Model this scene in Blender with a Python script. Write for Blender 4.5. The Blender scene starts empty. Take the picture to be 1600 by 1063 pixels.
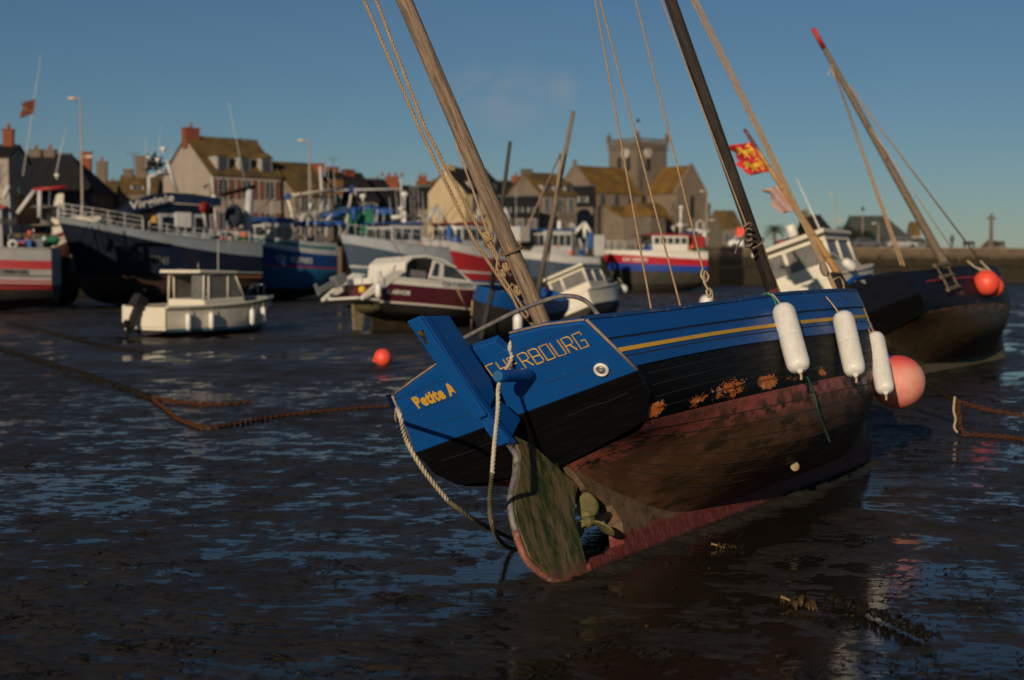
import bpy, bmesh, math, random
import numpy as np
from mathutils import Vector, Matrix
R = math.radians
rnd = random.Random(7)
scene = bpy.context.scene
col = scene.collection
# ------------------------------------------------------------------ camera
F = 2222.2; CAMH = 2.2; TH = math.atan((531.5-415)/F)
cam_d = bpy.data.cameras.new('camera'); cam = bpy.data.objects.new('camera', cam_d); col.objects.link(cam)
cam_d.lens = 50; cam_d.sensor_width = 36; cam_d.clip_end = 6000; cam_d.clip_start = .1
cam.location = (0, 0, CAMH); cam.rotation_euler = (math.pi/2-TH, 0, 0)
cam_d.dof.use_dof = True; cam_d.dof.focus_distance = 10.9; cam_d.dof.aperture_fstop = 1.5
scene.camera = cam
def ray(px, py):
    x = (px-800)/F; z = -(py-531.5)/F
    return Vector((x, math.cos(TH)+z*math.sin(TH), z*math.cos(TH)-math.sin(TH)))
EYE = Vector((0, 0, CAMH))
def G(px, py, z=0.0):                       # the ground (or level z) seen at a pixel of the photograph
    d = ray(px, py); return EYE+d*((z-CAMH)/d.z)
def P(px, py, Y):                           # the point at distance Y seen at a pixel
    d = ray(px, py); return EYE+d*(Y/d.y)
# ------------------------------------------------------------------ scene objects
def setp(o, label=None, cat=None, group=None, kind=None):
    if label: o['label'] = label
    if cat: o['category'] = cat
    if group: o['group'] = group
    if kind: o['kind'] = kind
    return o
def thing(name, label, cat, M=None, group=None):
    o = bpy.data.objects.new(name, None); col.objects.link(o)
    o.empty_display_size = .2
    if M is not None: o.matrix_world = M
    return setp(o, label, cat, group)
def frame(o, yaw=0.0, heel=0.0, trim=0.0):
    """boat frame: x forward, y port, z up; yaw in degrees to the right of the view axis, heel to port"""
    psi, phi, tau = R(yaw), R(heel), R(trim)
    f = Vector((math.sin(psi), math.cos(psi), 0)); p = Vector((-math.cos(psi), math.sin(psi), 0)); z = Vector((0, 0, 1))
    f2 = f*math.cos(tau)+z*math.sin(tau); z2 = z*math.cos(tau)-f*math.sin(tau)
    u = z2*math.cos(phi)+p*math.sin(phi); q = p*math.cos(phi)-z2*math.sin(phi)
    M = Matrix((f2, q, u)).transposed().to_4x4(); M.translation = Vector(o)
    return M
def place(o, yaw=0.0):
    return Matrix.Translation(Vector(o)) @ Matrix.Rotation(R(yaw), 4, 'Z')
def hit(M, px, py, n, c):
    """boat-frame point where the line of sight meets the plane n.b = c of the boat"""
    Mi = M.inverted(); d = Mi.to_3x3() @ ray(px, py); e = Mi @ EYE; n = Vector(n)
    return e+d*((c-n.dot(e))/n.dot(d))
class MB:
    def __init__(s): s.v = []; s.f = []; s.m = []; s.s = []
    def add(s, vs, fs, mi=0, smooth=False, M=None):
        b = len(s.v)
        s.v += [tuple(M @ Vector(v)) for v in vs] if M is not None else [tuple(v) for v in vs]
        s.f += [tuple(i+b for i in f) for f in fs]; s.m += [mi]*len(fs); s.s += [smooth]*len(fs); return s
    def box(s, c, d, M=None, mi=0, taper=(1, 1)):
        x, y, z = d[0]/2, d[1]/2, d[2]/2; a, b = taper
        vs = [(-x, -y, -z), (x, -y, -z), (x, y, -z), (-x, y, -z), (-x*a, -y*b, z), (x*a, -y*b, z), (x*a, y*b, z), (-x*a, y*b, z)]
        vs = [Vector(v)+Vector(c) for v in vs]
        return s.add(vs, [(3, 2, 1, 0), (4, 5, 6, 7), (0, 1, 5, 4), (1, 2, 6, 5), (2, 3, 7, 6), (3, 0, 4, 7)], mi, False, M)
    def prism(s, poly, a, b, plane='xz', M=None, mi=0):
        """a closed 2-D outline given depth from a to b along the third axis"""
        def pt(p, t):
            if plane == 'xz': return (p[0], t, p[1])
            if plane == 'xy': return (p[0], p[1], t)
            return (t, p[0], p[1])
        n = len(poly); vs = [pt(p, a) for p in poly]+[pt(p, b) for p in poly]
        fs = [tuple(range(n))[::-1], tuple(range(n, 2*n))]+[(i, (i+1) % n, n+(i+1) % n, n+i) for i in range(n)]
        return s.add(vs, fs, mi, False, M)
    def tube(s, pts, r, n=8, mi=0, M=None, closed=False, flat=1.0):
        pts = [Vector(p) for p in pts]; k = len(pts)
        rs = r if isinstance(r, (list, tuple)) else [r]*k
        vs = []; up = None
        for i, p in enumerate(pts):
            t = (pts[(i+1) % k]-pts[i-1]) if closed else (pts[min(i+1, k-1)]-pts[max(i-1, 0)])
            if t.length < 1e-9: t = Vector((0, 0, 1))
            t.normalize()
            if up is None:
                up = t.orthogonal().normalized()
            up = (up-t*up.dot(t))
            if up.length < 1e-6: up = t.orthogonal()
            up.normalize(); w = t.cross(up)
            for j in range(n):
                a = 2*math.pi*j/n; vs.append(p+(up*math.cos(a)+w*math.sin(a)*flat)*rs[i])
        fs = []
        for i in range(k if closed else k-1):
            i2 = (i+1) % k
            for j in range(n): fs.append((i*n+j, i*n+(j+1) % n, i2*n+(j+1) % n, i2*n+j))
        if not closed: fs += [tuple(range(n))[::-1], tuple(range((k-1)*n, k*n))]
        return s.add(vs, fs, mi, n > 5, M)
    def lathe(s, prof, n=24, M=None, mi=0):
        vs = []; fs = []
        for r, z in prof:
            for j in range(n): a = 2*math.pi*j/n; vs.append((r*math.cos(a), r*math.sin(a), z))
        for i in range(len(prof)-1):
            for j in range(n): fs.append((i*n+j, i*n+(j+1) % n, (i+1)*n+(j+1) % n, (i+1)*n+j))
        fs += [tuple(range(n))[::-1], tuple(range((len(prof)-1)*n, len(prof)*n))]
        return s.add(vs, fs, mi, True, M)
    def ball(s, c, r, n=20, mi=0, sq=(1, 1, 1)):
        prof = [(max(1e-4, math.sin(math.pi*i/(n//2))), -math.cos(math.pi*i/(n//2))) for i in range(n//2+1)]
        M = Matrix.Translation(Vector(c)) @ Matrix.Diagonal((r*sq[0], r*sq[1], r*sq[2], 1))
        return s.lathe(prof, n, M, mi)
    def rows(s, rows, mi=0, smooth=True, M=None, flip=False):
        n = len(rows[0]); vs = [p for r in rows for p in r]; fs = []
        for i in range(len(rows)-1):
            for j in range(n-1):
                q = (i*n+j, i*n+j+1, (i+1)*n+j+1, (i+1)*n+j); fs.append(q[::-1] if flip else q)
        return s.add(vs, fs, mi, smooth, M)
    def rope(s, pts, r, strands=3, pitch=None, mi=0, n=5):
        pitch = pitch or r*7
        P_ = resample(pts, pitch/7); up = None; paths = [[] for _ in range(strands)]; L = 0
        for i, p in enumerate(P_):
            t = (P_[min(i+1, len(P_)-1)]-P_[max(i-1, 0)]).normalized()
            if up is None: up = t.orthogonal().normalized()
            up = (up-t*up.dot(t)).normalized(); w = t.cross(up)
            if i: L += (p-P_[i-1]).length
            for k in range(strands):
                a = 2*math.pi*(L/pitch+k/strands); paths[k].append(p+(up*math.cos(a)+w*math.sin(a))*r*.5)
        for q in paths: s.tube(q, r*.56, n, mi)
        for k in range(len(s.s)): s.s[k] = True
        return s
    def build(s, name, mats, parent=None, label=None, bevel=0, recalc=False):
        me = bpy.data.meshes.new(name); me.from_pydata(s.v, [], s.f)
        for m in (mats if isinstance(mats, (list, tuple)) else [mats]): me.materials.append(m)
        me.polygons.foreach_set('material_index', s.m); me.polygons.foreach_set('use_smooth', s.s)
        if recalc or bevel:
            bm = bmesh.new(); bm.from_mesh(me)
            bmesh.ops.recalc_face_normals(bm, faces=bm.faces)
            bm.to_mesh(me); bm.free()
        me.update()
        o = bpy.data.objects.new(name, me); col.objects.link(o)
        if parent is not None: o.parent = parent
        if bevel:
            b = o.modifiers.new('bevel', 'BEVEL'); b.width = bevel; b.segments = 2; b.limit_method = 'ANGLE'; b.angle_limit = R(35)
        if label: o['label'] = label
        return o
def resample(pts, step):
    pts = [Vector(p) for p in pts]; out = [pts[0].copy()]; acc = 0
    for a, b in zip(pts, pts[1:]):
        d = (b-a).length; t = step-acc
        while t <= d: out.append(a.lerp(b, t/d)); t += step
        acc = d-(t-step)
    if (out[-1]-pts[-1]).length > step*.3: out.append(pts[-1].copy())
    return out
def spline(pts, k=8, closed=False):
    pts = [Vector(p) for p in pts]; n = len(pts); out = []
    for i in range(n if closed else n-1):
        g = lambda j: pts[j % n] if closed else pts[min(max(j, 0), n-1)]
        p0, p1, p2, p3 = g(i-1), g(i), g(i+1), g(i+2)
        for j in range(k):
            t = j/k
            out.append(.5*((2*p1)+(p2-p0)*t+(2*p0-5*p1+4*p2-p3)*t*t+(3*p1-p0-3*p2+p3)*t**3))
    if not closed: out.append(pts[-1])
    return out
def sag(a, b, d, n=14):
    a, b = Vector(a), Vector(b)
    return [a.lerp(b, i/n)-Vector((0, 0, 4*d*(i/n)*(1-i/n))) for i in range(n+1)]
def copy_tree(root, M=None, label=None):
    c = root.copy(); col.objects.link(c)
    if M is not None: c.matrix_world = M
    if label: c['label'] = label
    for ch in root.children:
        d = ch.copy(); col.objects.link(d); d.parent = c
        for g in ch.children:
            e = g.copy(); col.objects.link(e); e.parent = d
    return c
_txt = {}
def text_on(name, s, width, M, mt, parent, bold=0.0, shear=0.0, height=None, label=None):
    """raised flat lettering: M maps x to the reading direction, y to the letters' up, z out of the surface"""
    cu = bpy.data.curves.new('t', 'FONT'); cu.body = s; cu.size = 1; cu.offset = bold; cu.shear = shear; cu.extrude = .004
    cu.resolution_u = 3; cu.space_character = 1.0+bold*2.2
    ob = bpy.data.objects.new('t', cu); col.objects.link(ob)
    dg = bpy.context.evaluated_depsgraph_get()
    me = bpy.data.meshes.new_from_object(ob.evaluated_get(dg))
    bpy.data.objects.remove(ob)
    xs = [v.co.x for v in me.vertices]; ys = [v.co.y for v in me.vertices]
    k = width/(max(xs)-min(xs)); ky = height/(max(ys)-min(ys)) if height else k
    x0, y0 = min(xs), min(ys)
    for v in me.vertices: v.co = M @ Vector(((v.co.x-x0)*k, (v.co.y-y0)*ky, v.co.z*1.0+.002))
    me.materials.clear(); me.materials.append(mt)
    o = bpy.data.objects.new(name, me); col.objects.link(o); o.parent = parent
    if label: o['label'] = label
    return o
def basis(o, x, y):
    x = Vector(x).normalized(); y = Vector(y); y = (y-x*y.dot(x)).normalized(); z = x.cross(y)
    M = Matrix((x, y, z)).transposed().to_4x4(); M.translation = Vector(o); return M
# ------------------------------------------------------------------ materials
class NT:
    def __init__(s, tree): s.t = tree
    def n(s, typ, ins=None, **kw):
        nd = s.t.nodes.new(typ)
        for k, v in kw.items(): setattr(nd, k, v)
        for k, v in (ins or {}).items():
            sk = nd.inputs[k]
            if isinstance(v, bpy.types.NodeSocket): s.t.links.new(v, sk)
            else:
                if hasattr(sk, 'default_value') and not isinstance(v, (int, float)) and len(v) == 3 and len(sk.default_value) == 4: v = (*v, 1)
                sk.default_value = v
        return nd
    def math(s, op, a, b=0.0, c=0.0, clamp=False):
        return s.n('ShaderNodeMath', {0: a, 1: b, 2: c}, operation=op, use_clamp=clamp).outputs[0]
    def mix(s, f, a, b): return s.n('ShaderNodeMix', {0: f, 6: a, 7: b}, data_type='RGBA').outputs[2]
    def noise(s, vec, scale, detail=5, rough=.55, dist=0.0):
        return s.n('ShaderNodeTexNoise', {'Vector': vec, 'Scale': scale, 'Detail': detail, 'Roughness': rough, 'Distortion': dist}).outputs['Fac']
    def step(s, v, a, b):
        return s.n('ShaderNodeMapRange', {0: v, 1: a, 2: b, 3: 0.0, 4: 1.0}).outputs[0]
    def ramp(s, v, stops):
        nd = s.n('ShaderNodeValToRGB', {0: v}); cr = nd.color_ramp
        while len(cr.elements) < len(stops): cr.elements.new(.5)
        for e, (p, c) in zip(cr.elements, stops): e.position = p; e.color = (*c, 1)
        return nd.outputs[0]
    def mapping(s, vec, scale=(1, 1, 1), rot=(0, 0, 0)):
        return s.n('ShaderNodeMapping', {'Vector': vec, 'Scale': scale, 'Rotation': rot}).outputs[0]
    def bump(s, h, strength, dist=.01):
        return s.n('ShaderNodeBump', {'Height': h, 'Strength': strength, 'Distance': dist}).outputs[0]
def new_mat(name):
    m = bpy.data.materials.new(name); m.use_nodes = True; t = NT(m.node_tree)
    b = m.node_tree.nodes['Principled BSDF']
    tc = t.n('ShaderNodeTexCoord')
    def put(k, v):
        if isinstance(v, bpy.types.NodeSocket): m.node_tree.links.new(v, b.inputs[k])
        else:
            if not isinstance(v, (int, float)) and len(v) == 3 and k == 'Base Color': v = (*v, 1)
            b.inputs[k].default_value = v
    return m, t, tc.outputs['Object'], put
def lin(r, g, b):
    f = lambda c: ((c/255+.055)/1.055)**2.4 if c > 10 else c/255/12.92
    return (f(r), f(g), f(b))
_mats = {}
def pmat(name, c1, c2=None, scale=4, stretch=(1, 1, 1), rough=.55, rough2=None, metal=0.0, bump=0.0, bscale=None, bdist=.01, c3=None, spec=.5, thr=(.35, .7), fine=0.0):
    if name in _mats: return _mats[name]
    m, t, ob, put = new_mat(name)
    v = t.mapping(ob, stretch) if stretch != (1, 1, 1) else ob
    nz = t.noise(v, scale, 6, .6)
    c2 = c2 or tuple(x*.75 for x in c1)
    stops = [(thr[0], c1), (thr[1], c2)]
    if c3: stops = [(thr[0]-.05, c1), ((thr[0]+thr[1])/2, c2), (thr[1]+.05, c3)]
    cc = t.ramp(nz, stops)
    if fine:
        n2 = t.noise(v, scale*9, 4, .7)
        cc = t.mix(t.math('MULTIPLY', t.step(n2, .45, .7), fine), cc, tuple(x*.45 for x in c1))
    put('Base Color', cc); put('Metallic', metal); put('Specular IOR Level', spec)
    put('Roughness', t.n('ShaderNodeMapRange', {0: nz, 1: .3, 2: .7, 3: rough, 4: rough2 if rough2 is not None else min(1, rough+.2)}).outputs[0])
    if bump:
        put('Normal', t.bump(t.noise(v, bscale or scale*4, 6, .65), bump, bdist))
    _mats[name] = m
    return m
WHITE = pmat('white_gelcoat', (.62, .60, .53), (.70, .68, .61), 3, rough=.35, fine=.15)
WHITE2 = pmat('weathered_shaded_white', (.42, .42, .41), (.52, .52, .50), 2, rough=.5, fine=.35)  # weathered white, darkened so the colour carries the far boats' shade
GREY = pmat('grey_paint', (.28, .31, .33), (.36, .39, .41), 2, rough=.5, fine=.2)
NAVY = pmat('navy_hull_paint', (.0035, .007, .017), (.006, .011, .026), 1.2, rough=.4, fine=.2, spec=.2, c3=(.014, .013, .014))
BLACK = pmat('black_rubber', (.008, .008, .009), (.014, .014, .015), 5, rough=.6)
GLASS = pmat('dark_window_glass', (.02, .025, .03), (.035, .04, .045), 2, rough=.06, rough2=.12, spec=.8)
CHROME = pmat('galvanised_steel', (.32, .33, .34), (.22, .23, .24), 8, rough=.38, metal=.8)
PALEROPE = pmat('pale_rope', (.46, .36, .24), (.34, .26, .17), 20, rough=.9)
TANROPE = pmat('tan_rope', (.36, .25, .14), (.26, .175, .10), 20, rough=.9)
GREENROPE = pmat('green_rope', (.02, .16, .10), (.03, .24, .16), 30, rough=.85)
WEEDROPE = pmat('weedy_rope', (.06, .055, .025), (.16, .13, .07), 9, rough=.85)
ORANGEBUOY = pmat('orange_buoy_plastic', (.80, .085, .045), (.70, .07, .04), 4, rough=.4)
RUST = pmat('rusty_iron', (.030, .012, .006), (.085, .030, .010), 18, rough=.9, c3=(.018, .010, .006), bump=.3, spec=.15)
DARKIRON = pmat('dark_weedy_iron', (.010, .008, .006), (.022, .015, .009), 12, rough=.85, spec=.1)
RED = pmat('red_paint', (.33, .018, .020), (.25, .014, .016), 2.5, rough=.42, fine=.15)
YELLOW = pmat('yellow_paint', (.62, .36, .035), (.52, .29, .03), 9, rough=.5)
# ------------------------------------------------------------------ light
w = bpy.data.worlds.new('World'); scene.world = w; w.use_nodes = True
wt = NT(w.node_tree); bg = w.node_tree.nodes['Background']
SUN_EL, SUN_AZ = R(16), R(180+18)
sky = wt.n('ShaderNodeTexSky', sky_type='NISHITA', sun_disc=False, sun_elevation=SUN_EL, sun_rotation=SUN_AZ, altitude=0, air_density=1.0, dust_density=0.0, ozone_density=5.0)
gc = wt.n('ShaderNodeTexCoord').outputs['Generated']
nrm = wt.n('ShaderNodeVectorMath', {0: gc}, operation='NORMALIZE').outputs[0]
sx = wt.n('ShaderNodeSeparateXYZ', {0: nrm})
az = wt.math('ARCTAN2', sx.outputs[0], sx.outputs[1])
def blob(a0, aw, z0, zw):
    da = wt.math('DIVIDE', wt.math('SUBTRACT', az, a0), aw); dz = wt.math('DIVIDE', wt.math('SUBTRACT', sx.outputs[2], z0), zw)
    return wt.math('SUBTRACT', 1.0, wt.math('ADD', wt.math('MULTIPLY', da, da), wt.math('MULTIPLY', dz, dz)), clamp=True)
reg = wt.math('MAXIMUM', blob(-.012, .055, .118, .030), blob(.036, .022, .120, .018))
cn = wt.noise(wt.mapping(nrm, (26, 26, 46)), 1.0, 7, .62, .4)
cm = wt.math('MULTIPLY', wt.step(wt.math('ADD', cn, wt.math('MULTIPLY', reg, .22)), .52, .86), wt.math('MULTIPLY', reg, .8), clamp=True)
skyc = wt.n('ShaderNodeMix', {0: 1.0, 6: sky.outputs[0], 7: (.94, .965, .95)}, data_type='RGBA', blend_type='MULTIPLY').outputs[2]
skyc = wt.mix(wt.math('MULTIPLY', cm, .6), skyc, (6.2, 6.4, 7.2))
wt.t.links.new(skyc, bg.inputs[0]); bg.inputs[1].default_value = .054
sd = bpy.data.lights.new('sun', 'SUN'); so = bpy.data.objects.new('sun', sd); col.objects.link(so)
sd.energy = 4.8; sd.angle = R(.53); sd.color = (1.0, .80, .58)
SDIR = Vector((math.sin(SUN_AZ)*math.cos(SUN_EL), math.cos(SUN_AZ)*math.cos(SUN_EL), math.sin(SUN_EL)))
so.rotation_euler = SDIR.to_track_quat('Z', 'Y').to_euler(); so.location = (-20, -30, 30)
scene.view_settings.view_transform = 'Standard'; scene.view_settings.look = 'None'
scene.view_settings.exposure = -.32; scene.view_settings.gamma = 1
# ------------------------------------------------------------------ ground
def lattice(x, y, seed):
    xi = np.floor(x).astype(np.int64); yi = np.floor(y).astype(np.int64); xf = x-xi; yf = y-yi
    def h(a, b):
        n = (a*374761393+b*668265263+seed*1442695041) & 0xffffffff
        n = ((n ^ (n >> 13))*1274126177) & 0xffffffff
        an = (n ^ (n >> 16)).astype(np.float64)*(2*math.pi/4294967296.0)
        return np.cos(an), np.sin(an)
    u = xf*xf*xf*(xf*(xf*6-15)+10); v = yf*yf*yf*(yf*(yf*6-15)+10)
    def g(a, b):
        c, s_ = h(xi+a, yi+b); return c*(xf-a)+s_*(yf-b)
    return (g(0, 0)*(1-u)+g(1, 0)*u)*(1-v)+(g(0, 1)*(1-u)+g(1, 1)*u)*v
def fbm(x, y, octs, seed, gain=.5, lac=2.03):
    a = 1; s_ = 0
    for i in range(octs): s_ = s_+a*lattice(x, y, seed+i); x = x*lac; y = y*lac; a *= gain
    return s_
def mud_height(X, Y, near):
    big = fbm(X*.20+.02*Y, Y*.22, 3, 3)*.012                       # wide wet and dry tracts
    wx = X+.35*fbm(X*.5, Y*.5, 2, 50); wy = Y+.30*fbm(X*.45, Y*.6, 2, 60)
    mid = fbm(wx*1.5, wy*1.9, 5, 11, .6)*.013
    h_ = big+mid+.0045
    if near:
        pw = np.clip(.55+1.6*fbm(X*.35+9, Y*.35, 2, 77), 0, 1.2)
        ph = 2*math.pi*(wy*5.2+wx*1.5+.55*fbm(X*2.2, Y*2.2, 3, 31))
        h_ = h_+pw*.0030*(np.sin(ph)+.35*np.sin(2*ph+1.3))
        lump = fbm(X*4.2, Y*5.0, 4, 21, .62)
        h_ = h_+.0105*lump+.0042*fbm(X*13, Y*14, 3, 61, .6)+.012*np.clip(fbm(X*3.7, Y*5.1, 3, 91)-.33, 0, 1)
    if near:                                                       # mud pressed up along the keel that stands in it
        f = (math.sin(R(31)), math.cos(R(31))); dx = X-.357; dy = Y-9.83; a = dx*f[0]+dy*f[1]; d = np.abs(dx*f[1]-dy*f[0]); on = np.clip((a+.25)/.3, 0, 1)*np.clip((7.4-a)/.4, 0, 1)
        nz = .6+.8*fbm(X*3.1, Y*3.1, 3, 44); h_ = h_+on*(.040*nz*np.exp(-((d-.13)/.10)**2)-.02*np.exp(-((d-.55)/.22)**2))
    return h_+.0005
def grid_mesh(name, xs, ys, fn, mt):
    X, Y = np.meshgrid(xs, ys); Z = fn(X, Y); n, m = X.shape
    co = np.stack([X, Y, Z], -1).reshape(-1, 3).astype(np.float32)
    i = np.arange((n-1)*(m-1)); r, c = i//(m-1), i % (m-1)
    q = np.stack([r*m+c, r*m+c+1, (r+1)*m+c+1, (r+1)*m+c], 1).astype(np.int32)
    me = bpy.data.meshes.new(name); me.vertices.add(len(co)); me.vertices.foreach_set('co', co.ravel())
    me.loops.add(q.size); me.loops.foreach_set('vertex_index', q.ravel())
    me.polygons.add(len(q)); me.polygons.foreach_set('loop_start', np.arange(0, q.size, 4, dtype=np.int32))
    me.polygons.foreach_set('use_smooth', np.ones(len(q), bool)); me.update(calc_edges=True); me.validate()
    me.materials.append(mt); o = bpy.data.objects.new(name, me); col.objects.link(o); o['kind'] = 'structure'; return o
m, t, ob, put = new_mat('wet_mud')
n1 = t.noise(ob, 1.3, 6, .6); n2 = t.noise(t.mapping(ob, (1, 1.6, 1)), 14, 5, .65); n3 = t.noise(ob, 60, 3, .6)
c = t.ramp(n1, [(.35, (.022, .019, .016)), (.6, (.039, .032, .025))])
c = t.mix(t.step(n2, .52, .68), c, (.013, .012, .009))
hz_ = t.n('ShaderNodeSeparateXYZ', {0: ob}).outputs[2]; wet = t.step(t.math('ADD', hz_, t.math('MULTIPLY', n2, .006)), .017, .002)
c = t.mix(t.math('MULTIPLY', wet, .45), c, (.016, .013, .010))
put('Base Color', c); put('Roughness', t.n('ShaderNodeMapRange', {0: wet, 1: 0.0, 2: 1.0, 3: .72, 4: .34}).outputs[0])
put('Specular IOR Level', t.n('ShaderNodeMapRange', {0: wet, 1: 0.0, 2: 1.0, 3: .13, 4: .25}).outputs[0])
put('Normal', t.bump(t.math('ADD', t.math('MULTIPLY', n2, 1.0), t.math('MULTIPLY', n3, .4)), .55, .012))
MUD = m
def rows_y(a, b, d0, g):
    out = [a]
    while out[-1] < b: out.append(out[-1]+d0*(out[-1]/a)**g)
    return np.array(out)
grid_mesh('mud', np.arange(-12.5, 12.51, .026), rows_y(6.6, 27, .0165, 1.35), lambda X, Y: mud_height(X, Y, True), MUD)
mr = np.random.default_rng(4)
def far_h(X, Y):
    near = (np.abs(X) < 12.3) & (Y < 26.9)
    return np.where(near, -.08, mud_height(X, Y, False)+.010*fbm(X*2.6, Y*4.2, 3, 21))
grid_mesh('far_mud', np.arange(-75, 95, .3), rows_y(9, 215, .13, .95), far_h, MUD)
mb = MB(); mb.add([(-3000, -200, -.09), (3000, -200, -.09), (3000, 4000, -.09), (-3000, 4000, -.09)], [(0, 1, 2, 3)])
o = mb.build('harbour_bed', MUD); o['kind'] = 'structure'
m, t, ob, put = new_mat('water_film')
put('Base Color', (.016, .013, .010)); put('Roughness', .05); put('IOR', 1.33); put('Specular IOR Level', .25)
rp = t.noise(t.mapping(ob, (5, 11, 1)), 1.6, 4, .55)
rp2 = t.noise(t.mapping(ob, (.9, 2.2, 1)), 1.2, 3, .5)
put('Normal', t.bump(t.math('ADD', t.math('MULTIPLY', rp, .35), rp2), .20, .03))
mb = MB(); mb.add([(-160, -60, 0), (200, -60, 0), (200, 260, 0), (-160, 260, 0)], [(0, 1, 2, 3)])
o = mb.build('shallow_water', m); o['kind'] = 'structure'
# ------------------------------------------------------------------ lofted hulls
def cr(p, t):
    """Catmull-Rom through the rows of p at parameter t"""
    n = len(p); t = min(max(t, 0), n-1-1e-9); i = int(t); f = t-i
    a, b, c, d = p[max(i-1, 0)], p[i], p[i+1], p[min(i+2, n-1)]
    return .5*(2*b+(c-a)*f+(2*a-5*b+4*c-d)*f*f+(3*b-a-3*c+d)*f**3)
class Loft:
    def __init__(s, st, k=1.0):
        """stations: rows of [(x,y,z) from keel to sheer]"""
        s.a = np.array(st, float)*k; s.nu, s.nv = s.a.shape[:2]
    def sec(s, u): return np.stack([cr(s.a[:, j], u) for j in range(s.nv)])
    def pt(s, u, v, side=-1, off=0.0):
        e = .02; q = cr(s.sec(u), v)
        if off:
            a = cr(s.sec(min(u+e, s.nu-1)), v)-cr(s.sec(max(u-e, 0)), v); b = cr(s.sec(u), min(v+e, s.nv-1))-cr(s.sec(u), max(v-e, 0))
            n = np.cross(a, b); n /= (np.linalg.norm(n)+1e-9)
            if n[1] < 0: n = -n
            q = q+n*off
        return Vector((q[0], side*max(q[1], 0.0), q[2]))
    def shell(s, mb, bands, NU=64, sub=6, sides=(-1, 1)):
        us = np.linspace(0, s.nu-1, NU); secs = [s.sec(u) for u in us]
        for side in sides:
            for j in range(s.nv-1):
                rows = []
                for sc in secs:
                    r = []
                    for k in range(sub+1):
                        q = cr(sc, j+k/sub); r.append((q[0], side*max(q[1], 0), q[2]))
                    rows.append(r)
                mb.rows(rows, bands[j], True, None, side < 0)
    def strip(s, mb, v0, v1, off, u0=0.0, u1=None, side=-1, mi=0, N=60, back=0.0):
        u1 = s.nu-1 if u1 is None else u1; rows = []
        for u in np.linspace(u0, u1, N):
            rows.append([s.pt(u, v0, side, back), s.pt(u, v0, side, off), s.pt(u, v1, side, off), s.pt(u, v1, side, back)])
        mb.rows(rows, mi, False)
        mb.add(rows[0], [(0, 1, 2, 3)], mi); mb.add(rows[-1], [(3, 2, 1, 0)], mi)
# ---- materials of the old wooden luggers
def paint_blue(name='blue_boat_paint', base=(.003, .072, .285)):
    m, t, ob, put = new_mat(name)
    v = t.mapping(ob, (.6, 1, 3))
    n1 = t.noise(v, 3, 5, .6); n2 = t.noise(t.mapping(ob, (1.2, 2, 16)), 3.0, 6, .7); n3 = t.noise(ob, 28, 4, .6)
    c = t.mix(t.step(n1, .3, .75), base, tuple(x*.82 for x in base))
    c = t.mix(t.math('MULTIPLY', t.step(n2, .66, .74), .35), c, tuple(x*.35 for x in base))
    c = t.mix(t.step(t.math('ADD', t.math('MULTIPLY', n3, .55), t.math('MULTIPLY', n2, .5)), .715, .73), c, (.30, .20, .13))
    put('Base Color', c); put('Roughness', t.n('ShaderNodeMapRange', {0: n1, 1: .3, 2: .7, 3: .36, 4: .52}).outputs[0]); put('Specular IOR Level', .4)
    put('Normal', t.bump(t.math('ADD', n2, t.math('MULTIPLY', n3, .3)), .12, .01)); return m
BLUE = paint_blue()
def black_topside(name, base, patches):
    m, t, ob, put = new_mat(name)
    xyz = t.n('ShaderNodeSeparateXYZ', {0: ob}); x, z = xyz.outputs[0], xyz.outputs[2]
    n2 = t.noise(t.mapping(ob, (1.0, 1, 14)), 3.2, 6, .7); n3 = t.noise(ob, 22, 5, .65); n4 = t.noise(t.mapping(ob, (.9, 1, 3.4)), 6.5, 6, .7); n5 = t.noise(t.mapping(ob, (1, 1, 3)), 30, 4, .7)
    c = t.mix(t.step(n2, .4, .7), base, tuple(q*1.5 for q in base))
    if patches:
        reg = None
        for (x0, z0, wx, wz, s_) in patches:
            a = t.math('DIVIDE', t.math('SUBTRACT', x, x0), wx); b = t.math('DIVIDE', t.math('SUBTRACT', z, z0), wz)
            q = t.math('MULTIPLY', t.math('SUBTRACT', 1.0, t.math('ADD', t.math('MULTIPLY', a, a), t.math('MULTIPLY', b, b)), clamp=True), s_)
            reg = q if reg is None else t.math('MAXIMUM', reg, q)
        nn = t.math('ADD', t.math('MULTIPLY', n4, .6), t.math('MULTIPLY', n5, .5))
        msk = t.step(t.math('ADD', nn, t.math('MULTIPLY', reg, .26)), .70, .71)
        msk = t.math('MULTIPLY', msk, t.step(reg, .02, .1))
        pc = t.ramp(n3, [(.35, (.62, .17, .025)), (.55, (.52, .13, .02)), (.62, (.50, .43, .35))])
        c = t.mix(msk, c, pc)
    spk = t.math('MULTIPLY', t.step(n5, .72, .76), t.step(n4, .5, .62))
    c = t.mix(t.math('MULTIPLY', spk, .35), c, (.25, .23, .21))
    put('Base Color', c); put('Roughness', t.n('ShaderNodeMapRange', {0: n2, 1: .35, 2: .65, 3: .42, 4: .65}).outputs[0]); put('Specular IOR Level', .10)
    put('Normal', t.bump(t.math('ADD', n2, t.math('MULTIPLY', n3, .25)), .25, .012)); return m
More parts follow.
